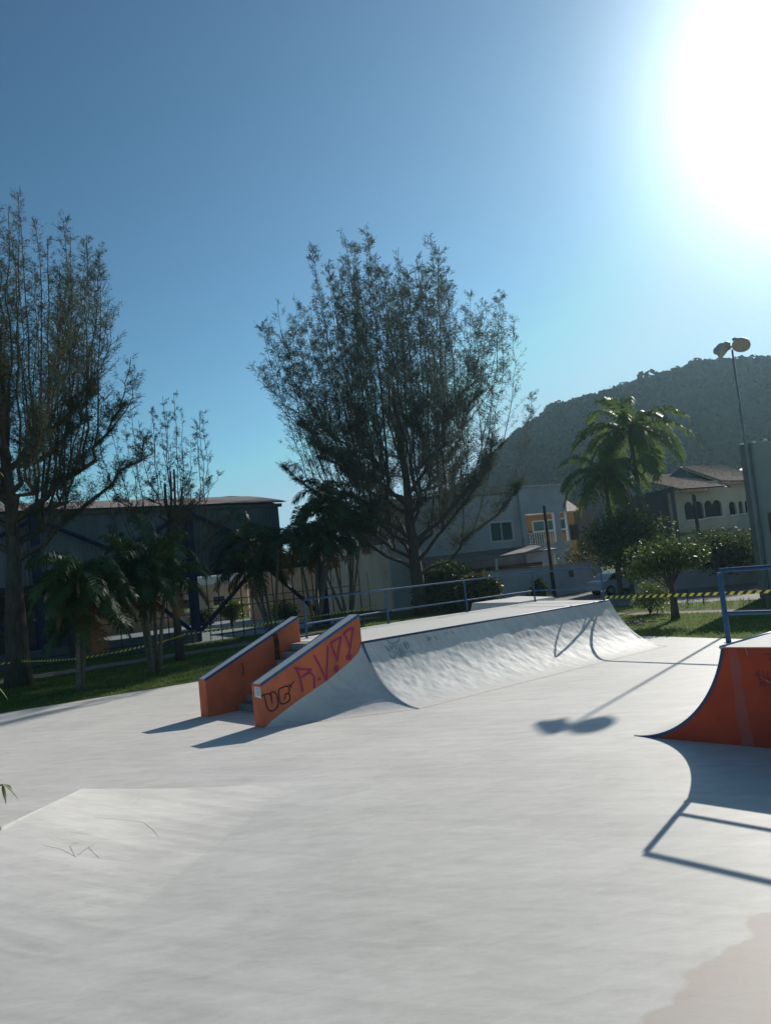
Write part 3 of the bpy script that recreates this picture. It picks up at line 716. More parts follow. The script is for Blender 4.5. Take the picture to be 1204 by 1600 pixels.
casuarina((-9.9, 35.1, -.05), 13.6, 3.3, 'small sparse casuarina with pruned bare limbs between the big tree and the palms', 37, lambda f: 1 - .16 * f - .18 * f ** 2, 7, 26, 32, .19, .34, nl=(.09, .19), lw=.020, lean=(-.2, 0), limb_low=.22, limb_top=.42, stubs=3)
# second thinner trunk beside the big one
def palm(base, h, nfr, L, label, seed, stems=1, lean=.3, leaf='palm', group=None, r=.09, dry=.12, droop=1.0, spread=.5, crownshaft=True, name='palm_tree', leafl=.5, up=(.1, 1.25)):
    rg = random.Random(seed); ng = np.random.default_rng(seed); base = V(base)
    t = empty(name, base, label, 'palm', group); tb = MB(); Q = []; MI = []
    for s in range(stems):
        ph = rg.uniform(0, 6.283) + s * 2.4; k = 0 if stems == 1 else 1
        hh = h * (1 if s == 0 else rg.uniform(.62, .98)); b0 = base + V((math.cos(ph), math.sin(ph), 0)) * spread * .35 * k
        tp = b0 + V((math.cos(ph) * lean * k + lean * (1 - k) * .6, math.sin(ph) * lean * k, hh))
        pts = curve3(b0 + V((0, 0, -.1)), b0.lerp(tp, .5) + V((math.cos(ph), math.sin(ph), 0)) * -.1 * k, tp, 10)
        tb.tube(pts, [r * (1.25 - .45 * i / 10) for i in range(11)], 8)
        if crownshaft: tb.tube([tp - V((0, 0, .05)), tp + V((0, 0, .6))], [r * .85, r * .5], 8)
        for i in range(nfr):
            az = i * 2.4 + rg.random() * .5 + s; el = up[0] + (up[1] - up[0]) * ((i + .5) / nfr) * rg.uniform(.85, 1.1)
            Lf = L * rg.uniform(.8, 1.1); isdry = i < nfr * dry
            if isdry: el = rg.uniform(-.7, -.2); Lf *= .75
            p = tp + V((0, 0, .35)); d = V((math.cos(az) * math.cos(el), math.sin(az) * math.cos(el), math.sin(el)))
            rac = [p]; n = 14
            for j in range(n):
                d = (d + V((0, 0, -.115 * droop * (1 + j * .06)))).normalized(); p = p + d * (Lf / n); rac.append(p)
            tb.tube(rac[::2] , [.022 * (1 - .8 * j / 7) for j in range(len(rac[::2]))], 3, cap=False, mi=1)
            for j in range(2, n + 1):
                a = rac[j]; dd = (rac[j] - rac[j - 1]).normalized(); sd = dd.cross(V((0, 0, 1)))
                if sd.length < .05: sd = V((1, 0, 0))
                sd.normalize(); ll = leafl * (math.sin(math.pi * (j + .5) / (n + 2.2)) ** .6) * rg.uniform(.85, 1.1)
                for sg in (-1, 1):
                    for kk in range(3):
                        a2 = a - dd * (Lf / n) * kk / 3
                        ld = (sd * sg * .8 + dd * .55 + V((0, 0, rg.uniform(-.35, .25)))).normalized()
                        m1 = a2 + ld * ll * .5; e = a2 + ld * ll * .85 + V((0, 0, -ll * rg.uniform(.25, .5) * droop))
                        wv = dd * .024 * (L / 1.6)
                        Q.append([a2 - wv * .5, m1 - wv, m1 + wv, a2 + wv * .5]); Q.append([m1 - wv, e, e, m1 + wv] if False else [m1 - wv, e - wv * .15, e + wv * .15, m1 + wv])
                        MI += [1 if isdry else 0] * 2
    tb.build('trunk', [M['ptrunk'], M[leaf]], t, smooth=True)
    leafmesh('crown', np.array([[tuple(v) for v in q_] for q_ in Q]), [M[leaf], M['palmdry']], t, MI)
    return t
gp = 'clumping palms on the left lawn'
palm((-11.3, 27.0, 0), 3.5, 15, 2.1, 'dark multi-stemmed palm clump closest to the thick casuarina trunk', 3, 4, .45, group=gp, r=.075, dry=.07, up=(-.05, 1.4), leafl=.62)
palm((-9.7, 30.7, 0), 4.3, 15, 2.2, 'clumping palm with an orange drooping frond in front of the blue gym column', 8, 4, .45, group=gp, r=.075, dry=.10, up=(-.05, 1.4), leafl=.62)
palm((-7.3, 46.0, 0), 5.4, 12, 2.6, 'short full palm clump before the peach wall and gym fence', 12, 4, 1.2, group=gp, r=.08, dry=.07, up=(.2, 1.35), leafl=.65)
palm((-5.0, 48.0, 0), 7.4, 13, 2.8, 'tall palm clump whose fronds rise above the gym roof corner', 15, 5, 1.4, group=gp, r=.085, dry=.06, up=(.2, 1.4), leafl=.75)
palm((-3.0, 49.5, 0), 7.0, 10, 2.3, 'slim trunked palms in front of the cream wall', 21, 5, 1.7, group=gp, r=.08, dry=.12, up=(.2, 1.3), leafl=.65)
gq = 'tall palms by the tiled house'
palm((17.7, 52.5, 0), 10.6, 30, 5.1, 'tall single-trunk palm in front of the tiled roof house', 31, 1, -.7, leaf='palmlit', group=gq, r=.17, dry=.02, leafl=.85, up=(-.3, 1.35), droop=.95)
palm((14.6, 50.0, 0), 7.6, 24, 3.5, 'shorter bright green palm left of the tallest palm', 34, 1, -.2, leaf='palmlit', group=gq, r=.14, dry=.02, leafl=.8, up=(-.3, 1.3), droop=1.0)

def bush(name, base, size, label, cat, seed, n, leaf='leaf', ls=.12, trunk=None, group=None, clumps=14, second=None):
    rg = random.Random(seed); ng = np.random.default_rng(seed); base = V(base)
    t = empty(name, base, label, cat, group); tb = MB(); zc = size[2] / 2 + (trunk or 0)
    cs = []
    for i in range(clumps):
        a = rg.uniform(0, 6.283); e = rg.uniform(-.8, 1.2); rr_ = rg.uniform(.35, .85)
        c = V((math.cos(a) * math.cos(e) * rr_ * size[0] / 2, math.sin(a) * math.cos(e) * rr_ * size[1] / 2, zc + math.sin(e) * rr_ * size[2] / 2)); cs.append((c, rg.uniform(.22, .42)))
        tb.tube(curve3(base + V((0, 0, -.05 if not trunk else trunk * .8)), base + V((c.x * .3, c.y * .3, c.z * .7)), base + c, 4), [.035, .03, .022, .015, .008] if trunk else [.02, .018, .014, .01, .006], 5, cap=False)
    if trunk: tb.tube([base + V((0, 0, -.1)), base + V((.02, 0, trunk * .5)), base + V((0, 0, trunk + .2))], [trunk * .10 + .05, trunk * .075 + .03, trunk * .05 + .02], 8)
    tb.build('trunk' if trunk else 'stems', M['bark'], t, smooth=True)
    P = []
    for c, r_ in cs:
        k = n // clumps; v = ng.normal(size=(k, 3)); v /= np.linalg.norm(v, axis=1, keepdims=True); v *= (ng.random((k, 1)) ** .45) * r_
        P.append(np.array(base + c)[None] + v * np.array((size[0], size[1], size[2]))[None])
    P = np.concatenate(P); P = P[P[:, 2] > .02]
    D = ng.normal(size=P.shape) + np.array((0, 0, -.2))[None]
    L = ng.uniform(.7, 1.3, len(P)) * ls
    mats = [M[leaf]] + ([M[second]] if second else []); mi = (ng.random(len(P)) < .22).astype(int) if second else None
    leafmesh('crown' if trunk else 'leaves', needles(P, D, L, L * .45, ng), mats, t, mi)
    return t
bush('broadleaf_tree', (11.05, 30.9, 0), (2.9, 2.6, 1.5), 'small round tree with a dark trunk standing on the sunny lawn behind the tape', 'tree', 51, 5200, 'leaf', .15, 1.5, clumps=20, second='leaflit')
bush('shrub', (11.35, 34.8, 0), (1.9, 1.7, 1.55), 'low leafy shrub beside the street, left of the small round tree', 'shrub', 52, 2600, 'leaflit', .11, clumps=13, second='leaf')
bush('broadleaf_tree', (14.1, 46, 0), (4.4, 4.2, 4.1), 'dense dark green tree in front of the orange house and below the palms', 'tree', 53, 12000, 'leaf', .24, 1.3, clumps=26, second='leaflit')
bush('broadleaf_tree', (19.6, 46.5, 0), (4.6, 4, 2.5), 'spreading dark shrubby tree below the beige house windows', 'tree', 54, 9000, 'leaf', .20, .9, clumps=22, second='leafvar')
bush('broadleaf_tree', (23.4, 48.5, 0), (4.5, 4, 2.6), 'thin leaved dark tree below the white balustrade', 'tree', 57, 5000, 'leaf', .18, .9, clumps=20, second='leafvar')
bush('shrub', (3.9, 53.5, 0), (4.6, 2.6, 3.0), 'tall dark bush under the house awning beside the big trunk', 'shrub', 55, 6500, 'leaf', .34, clumps=20)
bush('shrub', (5.6, 51.5, 0), (2.7, 1.8, 2.3), 'yellow streaked leafy bush behind the middle railing post', 'shrub', 56, 4200, 'leafvar', .36, clumps=16)
bush('shrub', (10.3, 55.5, 0), (1.1, 1.0, 1.3), 'small spiky plant against the white garden wall', 'shrub', 58, 700, 'leaf', .4, clumps=8)
bush('shrub', (15.2, 60.6, 0), (3.6, 1.6, 3.9), 'dry brownish bush rising behind the white garden wall', 'shrub', 61, 3000, 'leafvar', .18, clumps=14)
bush('shrub', (-13.0, 61, 0), (2.6, 1.8, 2.0), 'bright green bush inside the court beside the peach wall', 'shrub', 59, 2600, 'leaflit', .22, clumps=12)
bush('shrub', (-15.5, 62.5, 0), (2.0, 1.8, 1.6), 'rounded bush inside the court, left of the brighter one', 'shrub', 60, 2000, 'leaf', .22, clumps=12)
bush('shrub', (-8.6, 58, 0), (2.4, 1.0, 1.6), 'light leafed shrub against the peach wall', 'shrub', 62, 1200, 'leaflit', .22, clumps=9)
# leafy twigs poking in at the left edge
tw = empty('shrub', (-2.4, 4.2, 0), 'leafy twigs poking in at the left edge above the low bank', 'shrub')
b = MB(); Lq = []
rg = random.Random(9)
def twig(pts, lv):
    b.tube(pts, [.008, .006, .004], 5)
    for (p, d, L_) in lv:
        p = V(p); d = V(d).normalized(); s = d.cross(V((.2, .3, 1))).normalized()
        prev = None
        for k in range(6):
            t = k / 6; t2 = (k + 1) / 6; w1 = math.sin(math.pi * t ** .8) * .018; w2 = math.sin(math.pi * t2 ** .8) * .018
            a = p + d * L_ * t + V((0, 0, -.05 * t * t)); c = p + d * L_ * t2 + V((0, 0, -.05 * t2 * t2))
            Lq.append([a - s * w1, c - s * w2, c + s * w2, a + s * w1])
pA = at(-60, 1262, 4.4); pB = at(-18, 1235, 4.4); pC = at(4, 1226, 4.4)
b.tube([V((-2.4, 4.2, 0)), V((-2.45, 4.25, .9)), pA], [.02, .015, .008], 6)
twig([pA, pB, pC], [(pC, at(30, 1238, 4.4) - pC, .10), (pB, at(2, 1282, 4.4) - pB, .17), (pC, at(14, 1222, 4.45) - pC, .07), (pC, at(8, 1242, 4.38) - pC, .07), (pB, V((-.3, .1, .5)), .12), (pA, V((.3, .1, .5)), .12), (pA, V((-.4, .2, .2)), .12)])
pD = at(-10, 1068, 4.6)
twig([pA, pA.lerp(pD, .6) + V((-.05, 0, 0)), pD], [(pD, at(13, 1082, 4.6) - pD, .10), (pD, V((-.3, .2, .2)), .1)])
pE = at(-8, 733, 4.7)
twig([pD, pD.lerp(pE, .5) + V((-.08, 0, 0)), pE], [(pE, V((1, 0, -.15)), .055)])
b.build('stems', M['bark'], tw, smooth=True)
leafmesh('leaves', np.array([[tuple(v) for v in q_] for q_ in Lq]), M['leaflit'], tw)

# ------------------------------------------------------------------ grass blades
ng = np.random.default_rng(77)
def inpoly(x, y, poly):
    c = np.zeros(len(x), bool); j = len(poly) - 1
    for i in range(len(poly)):
        xi, yi = poly[i][:2]; xj, yj = poly[j][:2]
        k = ((yi > y) != (yj > y)) & (x < (xj - xi) * (y - yi) / (yj - yi + 1e-9) + xi); c ^= k; j = i
    return c
def blades(poly, n, hmin, hmax, w_):
    xs = [p[0] for p in poly]; ys = [p[1] for p in poly]
    x = ng.uniform(min(xs), max(xs), n); y = ng.uniform(min(ys), max(ys), n); k = inpoly(x, y, poly); x = x[k]; y = y[k]
    P = np.stack([x, y, np.full(len(x), -.03)], 1); D = ng.normal(0, .35, P.shape); D[:, 2] = 1
    return needles(P, D, ng.uniform(hmin, hmax, len(x)), np.full(len(x), w_), ng)
Gq = [blades([(8.3, 26.4), (10.6, 22.2), (16, 14), (24, 20), (9.2, 36.6), (6.9, 37.6), (4.3, 33.7)], 60000, .05, .12, .022),
      blades([(10.4, 37.6), (27, 19.6), (28, 21), (12.9, 40.2), (9.8, 40.0)], 12000, .12, .32, .03),
      blades([(-22, 17.8), (-12.2, 23.4), (-6.9, 26.5), (-2, 29.8), (-4.6, 42.5), (-30, 21.6)], 70000, .05, .12, .025),
      blades([(-30, 25), (-4.0, 46.5), (-8, 49), (-32, 28)], 30000, .06, .14, .03),
      blades([(-3.5, 29.5), (4, 34.5), (6, 47), (-3, 47)], 26000, .07, .2, .03)]
tag(leafmesh('grass', np.concatenate(Gq), M['blade']), kind='stuff')
# pile of cut branches on the lawn
b = MB(); rg = random.Random(4)
for k in range(70):
    p = V((9.15 + rg.gauss(0, .45), 30.6 + rg.gauss(0, .35), rg.uniform(0, .12))); a = rg.uniform(0, 3.1); l = rg.uniform(.1, .35)
    b.tube([p, p + V((math.cos(a) * l, math.sin(a) * l, rg.uniform(-.03, .06)))], [.022, .012], 4)
tag(b.build('debris_pile', M['column']), 'low pile of grey broken rubble and twigs on the sunny lawn', 'rubble')

# ------------------------------------------------------------------ gym
u = V((.83, .56, 0)).normalized(); n_g = V((-u.y, u.x, 0)); G0 = V((-20, 42, 0))
def G(l, d, z): return G0 + u * l + n_g * d + V((0, 0, z))
gym = empty('sports_hall', G0, 'long open-sided sports hall with grey corrugated upper walls and blue steel columns', 'sports hall')
L0, L1, DP = -24, 15.6, 24
def corr(a, c, z0, z1, out_, nm):
    b = MB(); n = int((c - a).length / .12); r0_ = []; r1_ = []
    d = (c - a).normalized()
    for i in range(n + 1):
        o = out_ * (.03 if i % 2 else 0); p = a + d * (c - a).length * i / n + o; r0_.append(p + V((0, 0, z0))); r1_.append(p + V((0, 0, z1)))
    b.grid([r0_, r1_]); return b.build(nm, M['corr'], gym)
corr(G(L0, 0, 0), G(L1, 0, 0), 4.25, 8.15, -n_g, 'front_cladding')
corr(G(L1, 0, 0), G(L1, DP, 0), 4.25, 8.15, u, 'side_cladding')
corr(G(L0, DP, 0), G(L1, DP, 0), 4.25, 8.15, n_g, 'back_cladding')
corr(G(L0, 0, 0), G(L0, DP, 0), 0, 8.15, -u, 'side_cladding')
b = MB(); rows = []
for i in range(13):
    d = -.5 + (DP + 1) * i / 12; z = 8.3 + 1.7 * math.sin(math.pi * i / 12); rows.append([G(L0 - .5 + (L1 - L0 + 1) * j / 20, d, z) for j in range(21)])
b.grid(rows); b.grid([[p + V((0, 0, .06)) for p in r] for r in rows]); b.build('roof', M['gymroof'], gym, smooth=True)
b = MB()
for i in range(12):
    d0 = DP * i / 12; d1 = DP * (i + 1) / 12; b.face([G(L1, d0, 8.1), G(L1, d1, 8.1), G(L1, d1, 8.26 + 1.9 * math.sin(math.pi * (i + 1) / 12)), G(L1, d0, 8.26 + 1.9 * math.sin(math.pi * i / 12))])
b.build('gable', M['corr'], gym)
b = MB(); b.box(G((L0 + L1) / 2, -.12, 8.16), (L1 - L0 + .4, .2, .22), u); b.build('gutter', M['column'], gym)
b = MB(); b.box(G((L0 + L1) / 2, .12, 4.1), (L1 - L0, .3, .32), u); b.build('edge_beam', M['iron'], gym)
for l in (-16.8, -8.1, .6, 9.3):
    b = MB(); b.box(G(l, -.35, 4.1), (.42, .42, 8.2), u); b.build('column', M['frameblue'], gym)
for l in (-16.8, -8.1, .6, 9.3):
    for (l2, za, zb) in ((l + 4.0, .4, 4.0), (l - 3.9, .4, 4.0)):
        b = MB(); b.tube([G(l, -.4, za), G(l2, -.3, zb)], .13, 6); b.build('brace', M['frameblue'], gym)
    b = MB(); b.tube([G(l, -.4, 7.9), G(l + 4.0, -.4, 5.9)], .13, 6); b.build('brace', M['frameblue'], gym)
    b = MB(); b.tube([G(l, -.4, 7.9), G(l - 4.0, -.4, 5.9)], .13, 6); b.build('brace', M['frameblue'], gym)
b = MB(); b.box(G(18.2, -.35, 2.1), (.48, .42, 4.2), u); b.build('column', M['frameblue'], gym)
b = MB(); b.tube([G(18.0, -.4, .5), G(14.4, -.3, 4.0)], .13, 6); b.build('brace', M['frameblue'], gym)
b = MB(); b.box(G(17, .12, 4.1), (2.8, .3, .32), u); b.build('edge_beam', M['iron'], gym)
b = MB(); b.box(G(-7.4, -.75, .38), (33, .18, .76), u); b.build('plinth_wall', M['greywall'], gym)
# far side: low wall, with taller dark panels added to darken the hall
for k in range(10):
    a = L0 + 4.0 * k
    zz = 4.2 if k < 7 else 2.0; b = MB(); b.box(G(a + 1.9, DP - .1, zz / 2), (3.8, .2, zz), u); b.build('rear_wall', M['greywall' if k < 7 else 'peach'], gym)
    b = MB(); b.box(G(a + 3.95, DP - .1, 2.1), (.3, .3, 4.2), u); b.build('column', M['column'], gym)
b = MB(); b.box(G(-8, 8, 1.1), (26, .3, 2.2), u); b.build('low_wall', M['greywall'], gym)
b = MB(); b.face([G(L0, -1.5, -.012), G(22, -1.5, -.012), G(22, DP + 6, -.012), G(L0, DP + 6, -.012)]); tag(b.build('court_floor', M['court']), kind='structure')
# fence along the court
fn = empty('court_fence', G(9.5, -1, 0), 'tall dark iron bar fence between the blue gym columns and the palms', 'fence')
for k in range(16):
    b = MB(); b.box(G(9.9 + k * .72, -1.0, 2.1), (.05, .05, 4.2), u); b.build('post', M['iron'], fn)
for z in (.3, 1.9, 2.35, 4.15):
    b = MB(); b.box(G(15.3, -.96, z), (10.8, .03, .05), u); b.build('rail', M['iron'], fn)
fn = empty('court_fence', G(-9, -2.6, 0), 'dark iron bar fence behind the left palms', 'fence')
for k in range(14):
    b = MB(); b.box(G(-9 + k * 1.35, -1.6, 1.5), (.05, .05, 3.0), u); b.build('post', M['iron'], fn)
for z in (.35, 1.7, 2.95):
    b = MB(); b.box(G(-.2, -1.56, z), (17.6, .03, .05), u); b.build('rail', M['iron'], fn)

# ------------------------------------------------------------------ buildings
def facade(parent, name, P0, P1, z0, z1, th, m, holes=(), back=1):
    """wall from P0 to P1 with rectangular holes (a0,a1,zb,zt) given in metres along the wall"""
    P0 = V(P0); P1 = V(P1); d = (P1 - P0).normalized(); n = V((-d.y, d.x, 0)) * th * back; Lw = (P1 - P0).length
    xs = sorted({0, Lw} | {h[0] for h in holes} | {h[1] for h in holes}); zs = sorted({z0, z1} | {h[2] for h in holes} | {h[3] for h in holes})
    b = MB()
    for i in range(len(xs) - 1):
        for j in range(len(zs) - 1):
            cx = (xs[i] + xs[i + 1]) / 2; cz = (zs[j] + zs[j + 1]) / 2
            if any(h[0] < cx < h[1] and h[2] < cz < h[3] for h in holes): continue
            a = P0 + d * xs[i]; c = P0 + d * xs[i + 1]
            for nn in (V((0, 0, 0)), n): b.face([a + nn + V((0, 0, zs[j])), c + nn + V((0, 0, zs[j])), c + nn + V((0, 0, zs[j + 1])), a + nn + V((0, 0, zs[j + 1]))])
    for (h0, h1, hb, ht) in list(holes) + [(0, Lw, z0, z1)]:
        a = P0 + d * h0; c = P0 + d * h1
        for p, q_ in ((V((a.x, a.y, hb)), V((a.x, a.y, ht))), (V((a.x, a.y, ht)), V((c.x, c.y, ht))), (V((c.x, c.y, ht)), V((c.x, c.y, hb))), (V((c.x, c.y, hb)), V((a.x, a.y, hb)))):
            b.face([p, q_, q_ + n, p + n])
    return b.build(name, m, parent), d, n
# peach wall building and cream wall
pw = empty('boundary_wall', (-12.8, 70, 0), 'shaded peach coloured wall behind the court fence', 'wall')
facade(pw, 'wall', (-13.2, 70.5, 0), (-6.6, 67.5, 0), 0, 4.6, .3, M['peach'])
b = MB(); b.box(((-13.2 - 6.6) / 2, 69.1, 4.65), (7.3, .4, .12), (6.6, -3, 0)); b.build('wall_cap', M['column'], pw)
cw = empty('boundary_wall', (-6.3, 67, 0), 'tall cream rendered wall with dark water streaks left of the big trunk', 'wall')
C0 = V((-6.5, 67.2, 0)); C1 = V((3.2, 60.8, 0)); _, cd, cn = facade(cw, 'wall', C0, C1, 0, 5.35, .3, M['cream'])
b = MB(); b.box((C0 + C1) / 2 + cn * .5 + V((0, 0, 5.4)), ((C1 - C0).length + .1, .42, .1), cd); b.build('wall_cap', M['column'], cw)
rg = random.Random(12); b = MB()
for k in range(16):
    a = rg.choice([rg.uniform(.3, 11), rg.uniform(7.0, 9.5)]); zt = rg.choice([5.33, 3.9, 3.2]) ; l = rg.uniform(.25, 1.0); w_ = rg.uniform(.03, .09)
    p = C0 + cd * a - cn.normalized() * .006
    b.face([p + V((0, 0, zt)), p + cd * w_ + V((0, 0, zt)), p + cd * w_ * .7 + V((0, 0, zt - l)), p + cd * w_ * .3 + V((0, 0, zt - l))])
p = C0 + cd * 5.3 - cn.normalized() * .008
b.face([p, p + cd * .10, p + cd * .07 + V((0, 0, 3.2)), p + cd * .02 + V((0, 0, 3.2))])
b.build('water_streaks', M['stain'], cw)
# terrace house behind the court
th = empty('house', (-22, 80, 0), 'pale terrace house with a white balustrade seen through the open hall', 'house')
facade(th, 'wall', (-34, 84, 0), (-14.5, 77, 0), 0, 3.6, .3, M['peach'], [(3, 4.4, 0, 2.2), (7, 9, 1, 2.3), (12, 14, 1, 2.3), (16.5, 18, 1, 2.3)])
d_ = V((19.5, -7, 0)).normalized()
b = MB(); b.box(V((-24.25, 80.4, 4.0)), (21, .6, .75), d_); b.build('slab_band', M['white'], th)
b = MB(); b.box(V((-24.25, 80.4, 5.35)), (21, .12, .08), d_)
for k in range(80): b.box(V((-24.25, 80.4, 4.85)) + d_ * (-10.4 + k * .263), (.08, .08, .95), d_)
b.build('balustrade', M['white'], th)
facade(th, 'upper_wall', (-33, 90, 0), (-13.5, 83, 0), 3.6, 6.8, .3, M['whitewall'])

# white house
def hp(x, y, Y): return at(x, y, Y)
hu = V((.90, .44, 0)).normalized(); O = at(760, 800, 62); O.z = 0
hn = V((-hu.y, hu.x, 0))
def Hh(a, d, z): return O + hu * a + hn * d + V((0, 0, z))
def cross(x, d=0):       # metres along the house for photo column x near its roof
    best = None
    for k in range(-400, 500):
        p = Hh(k * .05, d, 6); v = p - V((0, 0, H)); s = 602 + F * v.dot(RT) / v.dot(fw)
        if best is None or abs(s - x) < best[0]: best = (abs(s - x), k * .05)
    return best[1]
def zat(x, y, a, d=0):    # height seen at image row y for that place
    p = Hh(a, d, 0); r = ray(x, y); t = (p.y) / r.y; return H + r.z * t
wh = empty('house', O, 'pale blue-white two-storey house with flat roof and teal window', 'house')
aL = cross(604); aS = cross(812); aR = cross(868); aP = cross(884)
w0 = cross(765); w1 = cross(799)
zb, zt = zat(782, 845, (w0 + w1) / 2), zat(782, 816, (w0 + w1) / 2)
zr = zat(760, 774, 0)
facade(wh, 'wall', Hh(aL, 0, 0), Hh(aS, 0, 0), 0, zr, .3, M['whitewall'], [(w0 - aL, w1 - aL, zb, zt), (3.2 , 5.0, .3, 2.4), (9.0, 10.4, 0.3, 2.4)])
fw_ = MB()
for (a0, a1, z0, z1) in ((w0 - .08, w0 + .04, zb, zt), (w1 - .04, w1 + .08, zb, zt), (w0 - .08, w1 + .08, zb - .1, zb + .03), (w0 - .08, w1 + .08, zt - .03, zt + .1), ((w0 + w1) / 2 - .03, (w0 + w1) / 2 + .03, zb, zt)):
    fw_.box(Hh((a0 + a1) / 2, .03, (z0 + z1) / 2), (a1 - a0, .14, z1 - z0), hu)
wo = fw_.build('window', M['white'], wh)
b = MB(); b.box(Hh((w0 + w1) / 2, .16, (zb + zt) / 2), (w1 - w0, .02, zt - zb), hu); b.build('pane', M['glass'], wo)
b = MB(); b.box(Hh((aL + aS) / 2, .1, zr + .05), (aS - aL, .5, .10), hu); b.build('parapet', M['column'], wh)
# raised corner block with an open veranda
zr2 = zat(840, 761, (aS + aR) / 2); zo1 = zat(835, 803, (aS + aR) / 2); zo0 = zat(835, 850, (aS + aR) / 2)
facade(wh, 'corner_wall', Hh(aS, -.25, 0), Hh(aP, -.25, 0), 0, zr2, .3, M['whitewall'], [(.45, aR - aS - .35, zo0, zo1), (aR - aS + .25, aP - aS - .1, zo0, zo1)])
b = MB(); b.box(Hh((aS + aP) / 2 - .1, -.1, zr2 + .07), (aP - aS + .9, .95, .14), hu); b.build('cornice', M['whitewall'], wh)
facade(wh, 'return_wall', Hh(aS, .1, 0), Hh(aS, 9, 0), 0, zr, .25, M['whitewall'])
b = MB(); b.box(Hh((aS + aP) / 2, 4.5, zo0 - .15), (aP - aS, 9, .2), hu); b.build('veranda_floor', M['column'], wh)
b = MB()
z0 = zo0 + .35
for k in range(13): b.box(Hh(aS + .5 + k * (aR - aS - .9) / 12, -.1, zo0 + .45), (.03, .03, .9), hu)
b.box(Hh((aS + aR) / 2, -.1, zo0 + .92), (aR - aS - .8, .05, .05), hu); b.build('veranda_railing', M['white'], wh)
b = MB(); b.box(Hh((aL + aP) / 2 - 1, 9, zr / 2), (aP - aL - 5, .3, zr), hu); b.build('rear_wall', M['whitewall'], wh)
b = MB(); b.box(Hh((aL + aS) / 2, 4.5, zr - .35), (aS - aL, 8.9, .2), hu); b.build('roof_slab', M['column'], wh)
# awning and shaded ground floor
za = zat(760, 871, 0, -2)
b = MB(); A0 = cross(665, -3); A1 = cross(862, -3)
b.hexa([Hh(A0, -3.2, za - .35), Hh(A1, -3.2, za + .05), Hh(A1, -.3, za + .55), Hh(A0, -.3, za + .35)], [Hh(A0, -3.2, za - .25), Hh(A1, -3.2, za + .15), Hh(A1, -.3, za + .65), Hh(A0, -.3, za + .45)])
b.build('awning', M['gymroof'], wh)
for a in (A0 + .3, cross(768, -3), A1 - .3):
    b = MB(); b.tube([Hh(a, -3.0, 0), Hh(a, -3.0, za - .2)], .11, 8); b.build('awning_post', M['white'], wh)
b = MB(); b.box(Hh((aL + aS) / 2 + 2, -.32, 1.3), (aS - aL - 1, .06, 2.6), hu); b.build('gate_shutter', M['brownwall'], wh)
# garden wall
gw = empty('garden_wall', at(840, 905, 58), 'long low white garden wall in front of the white house', 'wall')
W0 = at(756, 893, 57.0); W1 = at(925, 882, 60.0); zW = (W0.z + W1.z) / 2
facade(gw, 'wall', (W0.x, W0.y, 0), (W1.x, W1.y, 0), 0, 2.25, .22, M['whitewall'])
b = MB(); dW = (W1 - W0); dW.z = 0; Lw = dW.length; dW.normalize()
for k in range(int(Lw / .35)): b.box(V((W0.x, W0.y, 2.31)) + dW * (k * .35 + .17), (.28, .34, .08), dW)
b.build('tile_coping', M['tile'], gw)
b = MB(); b.box(V((W0.x, W0.y, 1.5)) + dW * (Lw * .78) - V((-dW.y, dW.x, 0)) * .12, (.32, .1, .5), dW); b.build('mailbox', M['brownwall'], gw)
# orange house behind
oh = empty('house', at(900, 830, 74), 'orange walled house behind the white one, with a dark brown side', 'house')
Oa = at(800, 850, 74); Ob = at(905, 850, 74); zoT = at(870, 800, 74).z
facade(oh, 'wall', (Oa.x, 75, 0), (Ob.x, 75.0, 0), 0, zoT, .3, M['orangewall'], [(1.0, 3.4, 3.6, 5.6)])
Oc = at(938, 850, 78); facade(oh, 'side_wall', (Ob.x, 75, 0), (Oc.x, 79, 0), 0, zoT + .2, .3, M['brownwall'])
b = MB(); P_ = [(Oa.x - .6, 74.2, zoT - .15), (Ob.x + .6, 74.2, zoT - .15), (Ob.x + .2, 79, zoT + 1.5), (Oa.x, 79, zoT + 1.5)]
b.hexa(P_, [(x, y, z + .14) for x, y, z in P_]); b.build('roof', M['tile'], oh)
Bl = at(832, 838, 73).z; b = MB()
Bx0 = at(833, 830, 73).x; Bx1 = at(888, 830, 73).x
for k in range(4): b.box(((Bx0 * (3 - k) + Bx1 * k) / 3, 73, 5.9), (.09, .09, 1.0))
b.box(((Bx0 + Bx1) / 2, 73, 6.42), (Bx1 - Bx0, .12, .1)); b.box(((Bx0 + Bx1) / 2, 73, 5.4), (Bx1 - Bx0, .12, .16)); bo_ = b.build('balcony_railing', M['white'], oh)
b = MB(); b.box(((Bx0 + Bx1) / 2, 73.02, 5.9), (Bx1 - Bx0, .02, .9)); b.build('glass_panel', M['glass'], bo_)
b = MB(); b.box(((Bx0 + Bx1) / 2, 74, 5.3), (Bx1 - Bx0, 2, .15)); b.build('balcony_slab', M['column'], oh)
wa = at(898, 838, 74.8); b = MB(); b.box((wa.x, 74.86, wa.z + .4), (.8, .1, 1.5)); b.build('window', M['dglass'], oh)

